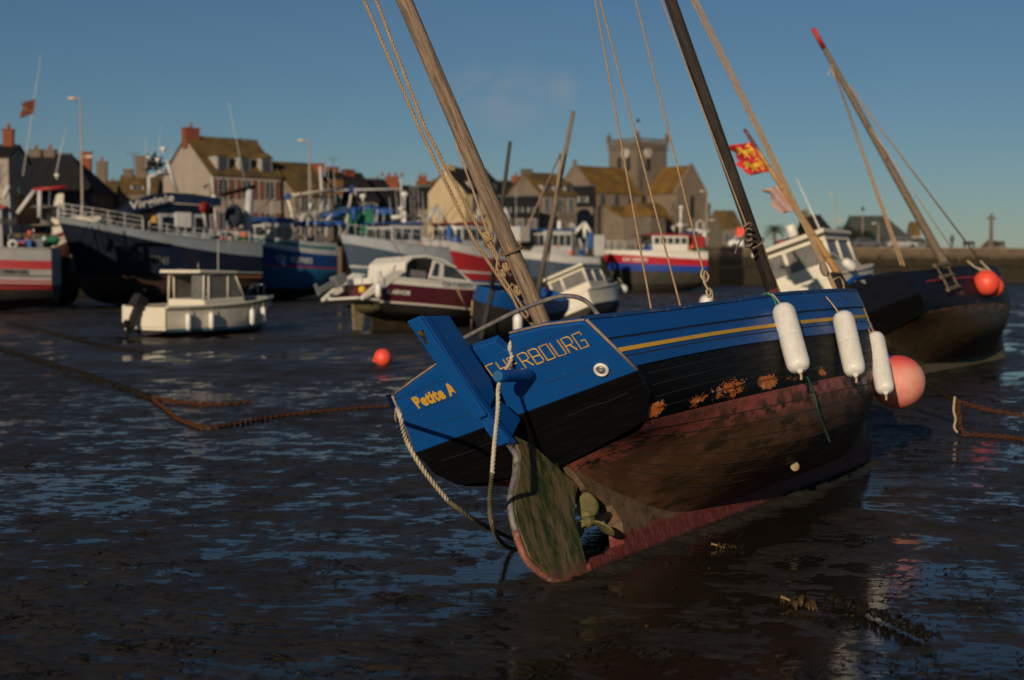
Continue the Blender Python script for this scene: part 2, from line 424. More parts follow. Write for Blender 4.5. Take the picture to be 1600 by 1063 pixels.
def antifoul(name, red, zr, mud=(.090, .044, .021), weed=(.012, .016, .005)):
    m, t, ob, put = new_mat(name)
    xyz = t.n('ShaderNodeSeparateXYZ', {0: ob}); z = xyz.outputs[2]
    n1 = t.noise(t.mapping(ob, (.8, 1, 1.6)), 2.0, 6, .65); n2 = t.noise(t.mapping(ob, (.8, 1, 1.5)), 8, 6, .62); n3 = t.noise(t.mapping(ob, (1.0, 1, 3.5)), 2.4, 5, .6)
    g = t.step(t.math('ADD', z, t.math('MULTIPLY', t.math('SUBTRACT', n1, .5), .30)), zr-.10, zr)      # the scrubbed red band under the waterline
    body = t.ramp(t.math('ADD', t.math('MULTIPLY', n1, .6), t.math('MULTIPLY', n2, .4)), [(.30, tuple(q*.7 for q in mud)), (.5, mud), (.68, (red[0]*.45, red[1]*.9, red[2]*.7))])
    body = t.mix(t.math('MULTIPLY', t.step(n3, .52, .62), .75), body, weed)
    rc = t.mix(t.step(n2, .38, .66), red, (red[0]*.45, red[1]*.8, red[2]*.7))
    c = t.mix(g, body, rc)
    wl = t.math('MULTIPLY', t.step(n2, .47, .58), t.math('MULTIPLY', g, t.step(z, zr+.12, zr-.02)))
    c = t.mix(wl, c, weed)
    vo = t.n('ShaderNodeTexVoronoi', {'Vector': ob, 'Scale': 26.0}).outputs['Distance']
    bar = t.math('MULTIPLY', t.step(vo, .085, .06), t.step(t.noise(ob, 2.6, 3, .6), .56, .6))
    c = t.mix(bar, c, (.30, .24, .15))
    put('Base Color', c); put('Roughness', t.n('ShaderNodeMapRange', {0: n2, 1: .35, 2: .65, 3: .36, 4: .75}).outputs[0]); put('Specular IOR Level', .24)
    put('Normal', t.bump(t.math('ADD', t.math('ADD', n2, n3), t.math('MULTIPLY', bar, 1.2)), .28, .012)); return m
def timber(name, c1, c2, c3, knots=True, sc=1.0):
    """spar timber with its grain along z"""
    m, t, ob, put = new_mat(name)
    v = t.mapping(ob, (sc*16, sc*16, sc*.9)); n1 = t.noise(v, 2.2, 8, .75, .8); n2 = t.noise(t.mapping(ob, (sc*40, sc*40, sc*1.3)), 2.0, 5, .75)
    n4 = t.noise(t.mapping(ob, (3, 3, .9)), 1.4, 4, .6)
    c = t.ramp(n1, [(.40, c1), (.5, c2), (.62, c3)])
    c = t.mix(t.math('MULTIPLY', t.step(n2, .55, .62), .7), c, tuple(q*.25 for q in c1))
    c = t.mix(t.math('MULTIPLY', t.step(n4, .55, .72), .5), c, c3)
    h_ = t.math('SUBTRACT', n1, n2)
    if knots:
        vo = t.n('ShaderNodeTexVoronoi', {'Vector': t.mapping(ob, (1, 1, .38)), 'Scale': 5.5}).outputs['Distance']
        k = t.step(vo, .16, .09); c = t.mix(t.math('MULTIPLY', k, .8), c, tuple(q*.3 for q in c1))
    put('Base Color', c); put('Roughness', .8); put('Specular IOR Level', .25); put('Normal', t.bump(h_, .8, .015)); return m
MASTWOOD = timber('grey_brown_mast_timber', (.12, .088, .062), (.23, .175, .128), (.36, .235, .135))
DARKMAST = timber('dark_tarred_mast_timber', (.018, .014, .012), (.034, .027, .022), (.055, .042, .034), False)
FARMAST = timber('weathered_spar', (.13, .10, .07), (.20, .155, .11), (.26, .19, .12))
WORN = pmat('worn_bare_wood', (.32, .22, .14), (.16, .11, .075), 14, rough=.8)
# stations of the old luggers: x, then (y,z) at rabbet, garboard, bilge, waterline, rail, sheer
TAB = [(.38, [(.05, .77), (.14, .78), (.42, .81), (.82, .88), (.985, 1.25), (.87, 1.63)]),
       (.90, [(.05, .42), (.13, .51), (.48, .66), (.94, .88), (1.05, 1.26), (.95, 1.62)]),
       (1.8, [(.05, .17), (.24, .27), (.78, .50), (1.05, .88), (1.10, 1.275), (1.03, 1.63)]),
       (3.0, [(.05, .13), (.36, .20), (.93, .44), (1.09, .88), (1.12, 1.275), (1.06, 1.67)]),
       (4.2, [(.05, .13), (.33, .19), (.88, .46), (1.06, .88), (1.10, 1.275), (1.04, 1.69)]),
       (5.2, [(.05, .13), (.25, .20), (.72, .46), (.96, .88), (1.02, 1.29), (.97, 1.71)]),
       (6.0, [(.05, .14), (.17, .22), (.50, .48), (.80, .89), (.87, 1.31), (.84, 1.74)]),
       (6.6, [(.05, .16), (.11, .26), (.29, .50), (.54, .90), (.62, 1.34), (.62, 1.79)]),
       (7.05, [(.05, .20), (.07, .30), (.13, .52), (.25, .92), (.31, 1.37), (.33, 1.83)]),
       (7.3, [(.05, .25), (.05, .32), (.05, .53), (.05, .93), (.05, 1.38), (.05, 1.86)])]
def lug_loft(k=1.0):
    st = []
    for x, sec in TAB:
        fade = max(0, 1-(x-.38)/2.2)
        st.append([(x+fade*(-.695)*(z-.85), y, z) for y, z in sec])
    return Loft(st, k)
def tr_pt(y, z, off=0.0):
    """a point on the raked transom; off = metres proud of it (aft)"""
    x = (.8122-.5709*z)/.821; return Vector((x-off*.821, y, z-off*.571))
def lugger(root, M, MH, MB_, ML, k=1.0, deckm=None, keelm=None, trm=None):
    """hull of an old wooden sailing boat: planking, transom, keel, deck, rail. Materials: below water, black, upper"""
    L = lug_loft(k)
    mb = MB(); L.shell(mb, [0, 0, 0, 1, 2]); mb.build('hull_planking', [MH, MB_, ML], root)
    mb = MB()
    up = [(.95, 1.235), (.79, 1.645), (.55, 1.69), (.3, 1.73), (0, 1.745), (-.218, 1.737), (-.235, 1.67), (-.275, 1.64), (-.31, 1.67), (-.325, 1.733), (-.6, 1.70), (-.885, 1.635), (-1.0, 1.235)]
    lo = [(-1.0, 1.232), (-.97, 1.05), (-.85, .91), (-.42, .845), (0, .80), (.42, .845), (.82, .91), (.93, 1.05), (.95, 1.232)]
    for poly, mi in ((up, 2), (lo, 1)):
        n = len(poly); a = [tr_pt(y, z, .05)*k for y, z in poly]; b = [tr_pt(y, z, -.03)*k for y, z in poly]
        mb.add(a+b, [tuple(range(n)), tuple(range(n, 2*n))[::-1]]+[(i, n+i, n+(i+1) % n, (i+1) % n) for i in range(n)], mi)
    tr = mb.build('transom', [MH, trm or MB_, ML], root, recalc=True, bevel=.006)
    kp = [(.30, -.02), (.31, .05), (.5, .085), (.72, .05), (.9, .1), (.97, .25), (.9, .4), (.75, .5), (.6, .57), (.40, .85), (.55, .86), (.9, .60), (1.4, .36), (2.0, .26), (4, .24), (6, .26), (6.9, .36), (7.15, .6), (7.2, 1.9), (7.37, 1.93), (7.36, .9), (7.3, .35), (7.15, .12), (6.9, .0), (6.5, -.02)]
    mb = MB(); mb.prism([(x*k, z*k) for x, z in kp], -.065*k, .065*k); mb.build('keel', keelm or MH, root, recalc=True)
    mb = MB(); rows = []
    for u in np.linspace(0, L.nu-1, 30):
        q = L.pt(u, 4.45); rows.append([(q.x, q.y*.985, q.z), (q.x, 0, q.z+.03), (q.x, -q.y*.985, q.z)])
    mb.rows(rows); mb.build('deck', deckm or ML, root)
    return L, tr
# ================================================================== the blue boat in front
HEEL = G(880, 908)
MM = frame(HEEL, 31, 20.5)
boat = thing('sailing_boat', 'blue and black wooden sailing boat heeled over on its keel, two masts, rust red bottom', 'boat', MM)
AF = antifoul('red_brown_antifouling', (.34, .085, .068), .76)
m, t, ob, put = new_mat('scrubbed_red_keel')
zz = t.n('ShaderNodeSeparateXYZ', {0: ob}).outputs[2]; n1 = t.noise(t.mapping(ob, (1.2, 1, 2.0)), 3.0, 6, .7); n2 = t.noise(t.mapping(ob, (5, 1, .7)), 7, 6, .75); n3 = t.noise(ob, 24, 4, .7)
mudc = t.ramp(t.math('ADD', t.math('MULTIPLY', n1, .6), t.math('MULTIPLY', n3, .4)), [(.38, (.055, .038, .022)), (.52, (.13, .088, .052)), (.66, (.20, .10, .065))])
redc = t.ramp(t.math('ADD', t.math('MULTIPLY', n2, .6), t.math('MULTIPLY', n3, .4)), [(.36, (.06, .013, .011)), (.5, (.14, .028, .026)), (.66, (.21, .08, .06))])
c = t.mix(t.step(t.math('ADD', zz, t.math('MULTIPLY', n1, .16)), .27, .23), mudc, redc); c = t.mix(t.step(t.math('ADD', zz, t.math('MULTIPLY', n3, .06)), .055, .03), c, (.035, .022, .014))
put('Base Color', c); put('Roughness', .72); put('Specular IOR Level', .18); put('Normal', t.bump(t.math('ADD', n2, n3), .4, .012)); KEELRED = m
BK = black_topside('worn_black_topside_paint', (.003, .003, .0036), [(.40, .935, .15, .07, 1.15), (.95, .935, .18, .05, 1.0), (1.42, .97, .40, .10, .72), (2.12, .955, .25, .08, 1.15), (3.4, .945, .13, .06, 1.0), (2.7, .95, .4, .04, .5)])
BKP = black_topside('black_transom_paint', (.0028, .0028, .0032), [])
L, TR = lugger(boat, MM, AF, BK, BLUE, keelm=KEELRED, trm=BKP)
def BP(px, py, y): return hit(MM, px, py, (0, 1, 0), y)
# planking edges, stripe, rail
mb = MB()
L.strip(mb, 4.0, 4.17, .012); L.strip(mb, 4.52, 4.97, .012)
for sd_ in (1,): L.strip(mb, 4.0, 4.17, .012, side=1)
mb.build('strake', BLUE, boat)
mb = MB(); L.strip(mb, 4.265, 4.335, .008, .02); mb.build('stripe', YELLOW, boat)
seam = pmat('dark_seam', (.003, .006, .014), (.006, .01, .02), 9, rough=.8)
mb = MB(); L.strip(mb, 4.175, 4.20, .004); L.strip(mb, 4.495, 4.515, .004); mb.build('plank_seam', seam, boat)
for v_, dk in ((1.25, 1), (1.5, 1), (1.75, 1), (2.0, 1), (2.25, 1), (2.5, 1), (2.72, 1), (3.22, 0), (3.42, 0), (3.62, 0), (3.82, 0)):
    mb = MB(); L.strip(mb, v_, v_+.016 if dk else v_+.012, .0025, .3, 8.4); mb.build('plank_seam', pmat('seam_under_water', (.014, .009, .006), (.035, .021, .012), 8, rough=.9) if dk else pmat('seam_in_black', (.016, .016, .017), (.003, .003, .003), 7, rough=.7), boat)
mb = MB()
for s_ in (-1, 1):
    rows = []
    for u in np.linspace(0, L.nu-1, 70):
        a = L.pt(u, 4.97, s_, .008); b = L.pt(u, 4.97, s_, -.07); a.z += .008; b.z += .008
        rows.append([a, a+Vector((0, 0, .028)), b+Vector((0, 0, .028)), b])
    mb.rows(rows, 0, False)
m, t, ob, put = new_mat('worn_blue_rail')
nz = t.noise(t.mapping(ob, (2, 6, 6)), 4, 6, .7)
put('Base Color', t.ramp(nz, [(.57, (.004, .05, .17)), (.61, (.20, .14, .09)), (.70, (.10, .08, .06))])); put('Roughness', .7)
mb.build('rail_cap', m, boat)
# transom corner board and its bare wooden edge
for of_, r_, yz in ((.035, .011, ((-.90, 1.645), (-.96, 1.42), (-1.005, 1.235))), (.035, .011, ((.80, 1.655), (.88, 1.42), (.955, 1.235))), (.02, .008, ((.79, 1.652), (.55, 1.698), (.3, 1.738), (0.05, 1.75))), (.02, .008, ((-.33, 1.741), (-.6, 1.708), (-.88, 1.643)))):
    mb = MB(); mb.tube([tr_pt(y, z, of_) for y, z in yz], r_, 6); mb.build('bare_edge', WORN, TR)
mb = MB(); mb.tube([L.pt(0.0, v, -1, .004) for v in np.linspace(3.05, 4.0, 12)], .006, 6); mb.build('corner_chip', WORN, TR)
for z_ in (1.365, 1.50, 1.63, 1.12):
    for ya, yb in ((.06, .80), (-.33, -.85)):
        mb = MB(); mb.tube([tr_pt(ya+(yb-ya)*i/8, z_+.004*math.sin(i*1.3+z_*9), .0503) for i in range(9)], .0022, 4); mb.build('plank_seam', seam, TR)
rivet = pmat('painted_fastening', (.004, .04, .14), (.12, .07, .04), 30, rough=.6)
mb = MB()
for i in range(34):
    mb.lathe([(.006, 0), (.004, .0025), (.0005, .003)], 8, basis(tr_pt(rnd.choice((rnd.uniform(.1, .85), rnd.uniform(-.9, -.35))), rnd.choice((1.28, 1.345, 1.385, 1.48, 1.61)), .050), (0, -1, 0), (.57, 0, .82)))
o_ = mb.build('fastenings', rivet, TR); o_['kind'] = 'stuff'
# lettering on the transom
GLYPH = {'C': [[(1, 1), (0, 1), (0, 0), (1, 0)]], 'H': [[(0, 0), (0, 1)], [(1, 0), (1, 1)], [(0, .5), (1, .5)]], 'E': [[(1, 1), (0, 1), (0, 0), (1, 0)], [(0, .5), (.8, .5)]],
         'R': [[(0, 0), (0, 1), (.75, 1), (1, .9), (1, .55), (.75, .45), (0, .45)], [(.55, .45), (1, 0)]], 'B': [[(0, 0), (0, 1), (.8, 1), (1, .9), (1, .55), (.85, .5), (0, .5)], [(.85, .5), (1, .42), (1, .1), (.8, 0), (0, 0)]],
         'O': [[(0, 0), (0, 1), (1, 1), (1, 0), (0, 0)]], 'U': [[(0, 1), (0, 0), (1, 0), (1, 1)]], 'G': [[(1, .8), (1, 1), (0, 1), (0, 0), (1, 0), (1, .45), (.55, .45)]]}
mb = MB(); LW, LP, LH = .064, .090, .122
for i, chx in enumerate('CHERBOURG'):
    y0 = -.028-i*LP
    for st in GLYPH[chx]:
        pts = [tr_pt(y0-p[0]*LW, 1.515-.006*i*.4+p[1]*LH*.821, .053) for p in st]
        mb.tube(pts, .0052, 4)
mb.build('port_name', YELLOW, TR)
dy = Vector((0, -1, 0)); dup_ = (tr_pt(0, 1.6)-tr_pt(0, 1.5))
text_on('boat_name', 'Petite A', .375, basis(tr_pt(.665, 1.515, .051), dy, dup_), YELLOW, TR, bold=.045, height=.105)
mb = MB(); Mx = basis(tr_pt(-.787, 1.328, .05), dy, dup_)
mb.lathe([(.052, 0), (.055, .012), (.05, .022), (.036, .024), (.036, .012), (.030, .010)], 28, Mx); eye_ = mb.build('exhaust_outlet', WHITE, TR)
mb = MB(); mb.lathe([(.030, .008), (.030, .018), (.018, .02)], 24, Mx, 0); mb.lathe([(.016, .019), (.015, .024)], 20, Mx, 1); mb.build('outlet_bore', [CHROME, pmat('grey_plug', (.25, .25, .26), rough=.5)], eye_)
# spar standing out of the transom
root_b = tr_pt(-.285, 1.41, -.02); tip_b = BP(777, 588, -.285)
mb = MB(); dr = (tip_b-root_b); ln = dr.length
Mb = basis(root_b, dr.orthogonal(), dr.cross(dr.orthogonal())) ; Mb = Matrix.Translation(root_b) @ dr.to_track_quat('Z', 'Y').to_matrix().to_4x4()
mb.lathe([(.044, 0), (.044, .3*ln), (.043, .8*ln), (.042, ln-.006), (.038, ln)], 28, Mb); mb.lathe([(.0375, ln-.001), (.034, ln+.003), (.018, ln+.002), (.001, ln+.004)], 28, Mb, 1)
mb.build('stern_spar', [BLUE, pmat('faded_blue_end', (.01, .11, .24), (.006, .07, .18), 30, rough=.7)], boat)
# rudder
rd_p = [(-.82, 1.97), (-.46, 1.96), (-.185, 1.47), (-.19, 1.36), (-.40, 1.24), (-.22, 1.02), (-.13, 1.08), (-.30, 1.22)]
mb = MB()
mb.prism([(-.83, 1.97), (-.47, 1.965), (-.20, 1.48), (-.205, 1.36), (-.40, 1.23), (-.47, 1.36)], -.055, .055)
rud = mb.build('rudder', BLUE, boat, bevel=.008, recalc=True)
mb = MB(); rows = []
for lp_, yl_, rp_ in (((637, 503), .052, (660, 493)), ((690, 575), .05, (708, 566)), ((728, 626), .035, (743, 617)), ((762, 668), .008, (773, 659)), ((789, 692), -.02, (795, 686))):
    a_, b_ = BP(*lp_, yl_), BP(*rp_, -.063); x_ = min(a_.x, b_.x); c_ = Vector((.09, 0, -.03)); rows.append([a_+c_, a_, b_, b_+c_, a_+c_])
mb.rows(rows, 0, False); mb.add(rows[0][:4], [(0, 1, 2, 3)]); mb.add(rows[-1][:4], [(3, 2, 1, 0)]); mb.build('aft_plank', BLUE, rud, bevel=.006, recalc=True)
mb = MB(); mb.prism([(-.33, 1.26), (-.15, 1.32), (.04, 1.17), (-.21, 1.02), (-.30, 1.14)], -.05, .05); mb.build('cheek_plate', BLUE, rud, bevel=.008, recalc=True)
mb = MB(); mb.tube([(-.60, -.058, 1.62), (-.60, .0, 1.62)], .0, 4)
pa_, pb_, pc_ = BP(637, 503, .052), BP(690, 575, .05), BP(660, 493, -.063); nn_ = (pb_-pa_).cross(pc_-pa_).normalized()
if nn_.x > 0: nn_ = -nn_
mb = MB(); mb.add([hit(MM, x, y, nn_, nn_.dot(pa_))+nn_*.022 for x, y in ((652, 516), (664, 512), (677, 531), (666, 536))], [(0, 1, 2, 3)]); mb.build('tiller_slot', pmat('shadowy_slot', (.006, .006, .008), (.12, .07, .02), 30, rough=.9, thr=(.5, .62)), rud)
bl = [(-.12, 1.07), (-.085, .93), (-.18, .79), (-.31, .67), (-.37, .56), (-.39, .43), (-.37, .24), (-.22, .09), (-.02, -.01), (.325, -.01), (.325, .10), (.34, .24), (.37, .4), (.455, .53), (.545, .605), (.22, .88), (.10, .98)]
m, t, ob, put = new_mat('algae_covered_rudder')
n1 = t.noise(t.mapping(ob, (3.2, 3, .9), (0, .5, 0)), 3.2, 7, .68); n2 = t.noise(t.mapping(ob, (3.0, 3, 1.0), (0, .5, 0)), 11, 6, .75)
zz = t.n('ShaderNodeSeparateXYZ', {0: ob}).outputs[2]
c = t.ramp(t.math('ADD', t.math('MULTIPLY', n1, .65), t.math('MULTIPLY', n2, .4)), [(.44, (.012, .020, .002)), (.50, (.042, .058, .008)), (.56, (.12, .085, .036)), (.70, (.19, .135, .066))])
c = t.mix(t.math('MULTIPLY', t.step(t.math('ADD', zz, t.math('MULTIPLY', n2, .25)), .24, .08), .9), c, (.19, .050, .035))
put('Base Color', c); put('Roughness', .75); put('Normal', t.bump(n2, .5, .012)); ALG = m
mb = MB(); mb.prism(bl, -.035, .035); mb.build('rudder_blade', ALG, rud, recalc=True)
mb = MB(); mb.tube(spline([(x-.012, 0, z) for x, z in ((-.19, 1.09),)+tuple(bl[1:6])], 5), .024, 8)
mb.tube(spline([(x-.012, 0, z) for x, z in bl[5:9]], 5), .026, 8, 1)
mb.build('rudder_edge_band', [pmat('worn_iron_band', (.035, .035, .04), (.24, .22, .20), 16, rough=.55), pmat('pink_scraped_band', (.32, .13, .09), (.17, .05, .03), 14, rough=.7, c3=(.30, .24, .2))], rud)
mb = MB()
for a, b in ((-.10, .92), (.16, .70)): pass
mb.tube([(.40, 0, .76), (.36, 0, .80)], .03, 8); mb.build('pintle', DARKIRON, rud)
# propeller
BRONZE = pmat('mossy_bronze', (.18, .15, .06), (.10, .095, .03), 14, rough=.6, metal=.2, c3=(.30, .24, .11), bump=.3)
hub = Vector((.62, 0, .335))
mb = MB(); Mh = Matrix.Translation(hub) @ Matrix.Rotation(R(-90), 4, 'Y')
mb.lathe([(.026, -.34), (.028, -.05), (.042, -.04), (.044, .05), (.034, .075), (.026, .08), (.026, .14), (.018, .142), (.016, .11)], 20, Mh)
prop = mb.build('propeller', [BRONZE], boat)
for kk in range(3):
    a0 = R(100+120*kk); rows = []
    for i in range(9):
        f_ = i/8; rr = .03+.185*f_; wd = .15*(math.sin(math.pi*min(1, .16+f_*.80))**.7)
        row = []
        for j in range(7):
            s_ = (j/6-.5)*2; an = a0+s_*wd/(rr+.05)*.55; tw = s_*wd*.55*(1-.35*f_)
            row.append(hub+Vector((tw, rr*math.cos(an), rr*math.sin(an))))
        rows.append(row)
    mb = MB(); mb.rows(rows); bo = mb.build('blade', BRONZE, prop)
    sm = bo.modifiers.new('thick', 'SOLIDIFY'); sm.thickness = .012; sm.offset = 0
# horse over the transom
mb = MB(); mb.tube(spline([hit(MM, 690, 545, (1, 0, 0), .25), hit(MM, 725, 528, (1, 0, 0), .25), hit(MM, 800, 490, (1, 0, 0), .25), hit(MM, 860, 467, (1, 0, 0), .25), hit(MM, 892, 463, (1, 0, 0), .25), hit(MM, 917, 472, (1, 0, 0), .2), hit(MM, 938, 497, (1, 0, 0), .15)], 10), .017, 10)
mb.build('sheet_horse', pmat('grey_iron_tube', (.10, .10, .10), (.22, .20, .18), 20, rough=.5, metal=.3), boat)
# masts
def along(M, p0, p1, y0, y1): return hit(M, *p0, (0, 1, 0), y0), hit(M, *p1, (0, 1, 0), y1)
a, b = along(MM, (847, 503), (628, -8), 0, 0); d = b-a
mb = MB(); Mt = Matrix.Translation(a-d*.25) @ d.to_track_quat('Z', 'Y').to_matrix().to_4x4()
ln = d.length
mb.lathe([(.062, 0), (.064, .3*ln), (.062, .7*ln), (.060, 1.25*ln), (.055, 1.7*ln), (.05, 2.0*ln)], 28)
mz = mb.build('mizzen_mast', MASTWOOD, boat); mz.matrix_local = Mt
a2, b2 = along(MM, (1213, 470), (1045, -8), 0, 0); d2 = b2-a2
Mt = Matrix.Translation(a2-d2*.2) @ d2.to_track_quat('Z', 'Y').to_matrix().to_4x4(); l2 = d2.length
mb = MB(); mb.lathe([(.074, 0), (.074, .195*l2)], 28, None, 1); mb.lathe([(.0745, .195*l2), (.0745, .2*l2+.12)], 28, None, 1); mb.lathe([(.072, .2*l2+.12), (.070, .7*l2), (.066, 1.2*l2), (.06, 1.6*l2)], 28)
fm = mb.build('foremast', [DARKMAST, pmat('red_mast_foot', (.13, .022, .018), (.04, .014, .012), 16, rough=.8)], boat); fm.matrix_local = Mt
# running rigging of the mizzen
mb = MB()
def mid(px, py, x): return hit(MM, px, py, (1, 0, 0), x)
for pts in ([(566, -6), (655, 200), (740, 375), (790, 450), (836, 514)], [(585, -6), (664, 200), (752, 365), (806, 455), (848, 506)]):
    mb.rope([BP(x, y, .12) for i, (x, y) in enumerate(pts)], .0135)
mb.rope([BP(x, y, .07) for x, y in ((705, 190), (716, 235), (740, 300), (763, 368))], .0095)
mb.rope([BP(x, y, .08) for x, y in ((765, 378), (778, 400), (776, 420), (790, 440), (815, 478), (826, 492), (822, 498), (808, 480), (795, 452), (800, 445), (812, 452))], .011)
for (x, y, r_) in ((762, 370, .035), (790, 418, .03), (806, 455, .035), (784, 428, .028)):
    c_ = BP(x, y, .08)
    for q in range(3):
        ph = q*1.1; mb.rope([c_+Vector((.6*r_*math.cos(a_+ph)*math.cos(q), r_*math.sin(a_)*.7, r_*math.sin(a_+ph))) for a_ in np.linspace(0, 2*math.pi, 14)], .010)
mb.build('mizzen_sheet', TANROPE, boat)
mb = MB(); e1, e2 = BP(797, 392, -.0), None
ax = d.normalized(); ctr = a+ax*((BP(797, 392, 0)-a).dot(ax)); s1 = ax.orthogonal().normalized(); s2 = ax.cross(s1)
mb.rope([ctr+(s1*math.cos(q)+s2*math.sin(q))*.082+ax*(.018*math.cos(q)) for q in np.linspace(0, 2*math.pi, 40)], .012)
mb.build('mast_strop', pmat('old_rope', (.16, .115, .07), (.10, .07, .045), 20, rough=.9), boat)
# shrouds and halyards of the foremast
for nm, pts, r_ in (('shroud', [BP(929, -6, -.45), BP(1018, 486, -.93)], .0085), ('shroud', [BP(936, -6, -.40), BP(1063, 478, -.94)], .0085), ('shroud', [BP(992, -6, -.35), BP(1103, 440, -.9)], .009),
                    ('halyard', [BP(1031, -6, -.1), BP(1166, 352, -.1)], .009)):
    mb = MB(); mb.rope(pts, r_); mb.build(nm, TANROPE, boat)
mb = MB()
mb.rope(spline([BP(x, y, -.9) for x, y in ((1097, 422), (1096, 432), (1103, 441), (1107, 432), (1101, 425), (1100, 440), (1106, 452), (1111, 458), (1107, 464), (1104, 455), (1110, 452), (1113, 462), (1112, 472))], 5), .010)
mb.build('lanyard', PALEROPE, boat)
mb = MB(); ax = d2.normalized()
for i in range(5):
    c_ = a2+ax*((BP(1176, 352+i*8, 0)-a2).dot(ax)); s1 = Vector((0, 1, 0)); s1 = (s1-ax*s1.dot(ax)).normalized(); s2 = ax.cross(s1)
    k_ = BP(1168+.5*i, 352+i*8, -.1); mb.rope([k_+Vector((.03*math.cos(q), .04*math.sin(q), .012*math.sin(2*q+i))) for q in np.linspace(0, 2*math.pi, 12)], .011)
c_ = a2+ax*((BP(1190, 380, 0)-a2).dot(ax))
mb.rope([c_+(s1*math.cos(q)+s2*math.sin(q))*.088-ax*(.05*math.sin(q)) for q in np.linspace(0, 2*math.pi, 30)], .012)
mb.rope(spline([BP(x, y, -.12) for x, y in ((1165, 362), (1160, 372), (1152, 386), (1149, 396))], 5), .009)
mb.rope([BP(x, y, -.10) for x, y in ((1191, 378), (1198, 400), (1213, 440), (1220, 466))], .006)
mb.build('mast_lashing', pmat('lashing_rope', (.20, .15, .10), (.13, .095, .06), 20, rough=.9), boat)
mb = MB()
for dx, r_ in ((0, .011), (5, .011), (9, .010)): mb.rope([BP(1077+dx, -6, -.3), BP(1200+dx*.8, 240, -.45), BP(1303+dx*.5, 452, -.62), BP(1311+dx*.5, 468, -.66)], r_)
mb.rope(spline([BP(x, y, -.6) for x, y in ((1303, 437), (1312, 434), (1318, 444), (1319, 458), (1322, 470))], 6), .011)
mb.build('jib_halyard', TANROPE, boat)
mb = MB(); c_ = BP(1287, 421, -.6); mb.ball(c_, .055, 16, sq=(.5, .8, 1.5)); mb.build('block', pmat('grey_wood_block', (.16, .12, .085), (.22, .17, .12), 12, rough=.7), boat)
# mooring rope through the stern notch, down and round to the ground
mr_ = thing('mooring_rope', 'twisted cream mooring rope looped from the stern of the blue boat to the mud', 'rope')
MW = lambda b: MM @ Vector(b)
q1 = [MW(tr_pt(-.275, 1.66, -.12)), MW(tr_pt(-.275, 1.665, .03)), MW(tr_pt(-.25, 1.60, .075)), MW(BP(780, 600, -.27)), MW(BP(778, 640, -.27)), MW(BP(773, 690, -.30)), MW(BP(769, 740, -.32)), P(765, 790, 9.35), P(772, 830, 9.45), G(795, 856, .03), G(850, 862, .02)]
q2 = [MW(tr_pt(.86, 1.52, -.02)), MW(tr_pt(.885, 1.50, .06)), P(622, 640, 8.85), P(636, 690, 8.9), P(662, 735, 9.0), P(700, 783, 9.2), P(745, 815, 9.45), G(800, 842, .05), G(850, 856, .03)]
mb = MB(); mb.rope(spline(q1[:7], 8), .0155); mb.rope(spline(q2[:6], 8), .0165); mb.build('dry_end', pmat('cream_rope', (.52, .46, .33), (.40, .34, .23), 18, rough=.9), mr_)
mb = MB(); mb.rope(spline(q1[6:], 8), .0165); mb.rope(spline(q2[5:], 8), .0165); mb.build('weedy_end', WEEDROPE, mr_)
# fenders along the starboard side
FEN = pmat('white_fender_plastic', (.70, .70, .66), (.62, .61, .56), 2.6, stretch=(2, 2, .7), rough=.33, fine=.30, thr=(.45, .7), c3=(.50, .47, .38))
def fender(px0, px1, yl, r_, ropes, label, tail=None):
    a, b = BP(*px0, yl[0]), BP(*px1, yl[1]); a, b = MM @ a, MM @ b; d = a-b; ln = d.length
    M = Matrix.Translation(b) @ d.to_track_quat('Z', 'Y').to_matrix().to_4x4()
    f = thing('fender', label, 'fender', M, 'white fenders on the blue boat')
    k = .32*r_; pr = [(.02, -.02), (.024, 0), (r_*.45, .004), (r_*.78, .18*r_), (r_*.95, .5*r_), (r_, .95*r_), (r_, ln*.5-.03), (r_, ln*.5-.004), (r_*.985, ln*.5), (r_, ln*.5+.004), (r_, ln*.5+.03), (r_, ln-.95*r_), (r_*.95, ln-.5*r_), (r_*.78, ln-.18*r_), (r_*.45, ln-.004), (.024, ln), (.02, ln+.02)]
    mb = MB(); mb.lathe(pr, 32); mb.build('body', FEN, f)
    Mi = M.inverted()
    for mt, pts in ropes:
        mb = MB(); mb.rope(spline([Mi @ q for q in pts], 6), .008); mb.build('rope', mt, f)
    mb = MB(); mb.rope([Vector((0, 0, 0)), Vector((.005, .01, -.05)), Vector((.01, 0, -.085))], .011); mb.build('rope_end', PALEROPE, f)
    return f
wp = lambda x, y, yy: MM @ BP(x, y, yy)
fender((1222, 478), (1250, 580), (-1.17, -1.235), .098, [(PALEROPE, [wp(1196, 459, -1.02), wp(1208, 461, -1.08), wp(1221, 478, -1.17)]), (GREENROPE, [wp(1186, 463, -.98), wp(1198, 459, -1.06), wp(1208, 465, -1.10), wp(1215, 482, -1.14)])], 'white fender with a green line trailing from its foot, nearest the dark mast')
fender((1316, 490), (1337, 586), (-1.20, -1.23), .100, [(PALEROPE, [wp(1276, 457, -.98), wp(1285, 459, -1.0), wp(1298, 472, -1.12), wp(1311, 490, -1.19)])], 'white fender on one plain line, between two others at the bow of the blue boat')
fender((1366, 522), (1384, 614), (-1.0, -1.02), .094, [(TANROPE, [wp(1326, 457, -.88), wp(1334, 468, -.90), wp(1348, 500, -.97), wp(1361, 522, -1.0)]), (GREENROPE, [wp(1342, 470, -.86), wp(1349, 490, -.92), wp(1358, 512, -.98)]), (TANROPE, [wp(1344, 474, -.82), wp(1350, 482, -.9), wp(1360, 508, -.96), wp(1367, 522, -1.0)])], 'white fender hung by tan and green lines against the pink buoy')
tl_ = thing('trailing_line', 'thin green line trailing from a white fender down the red bottom planking', 'rope')
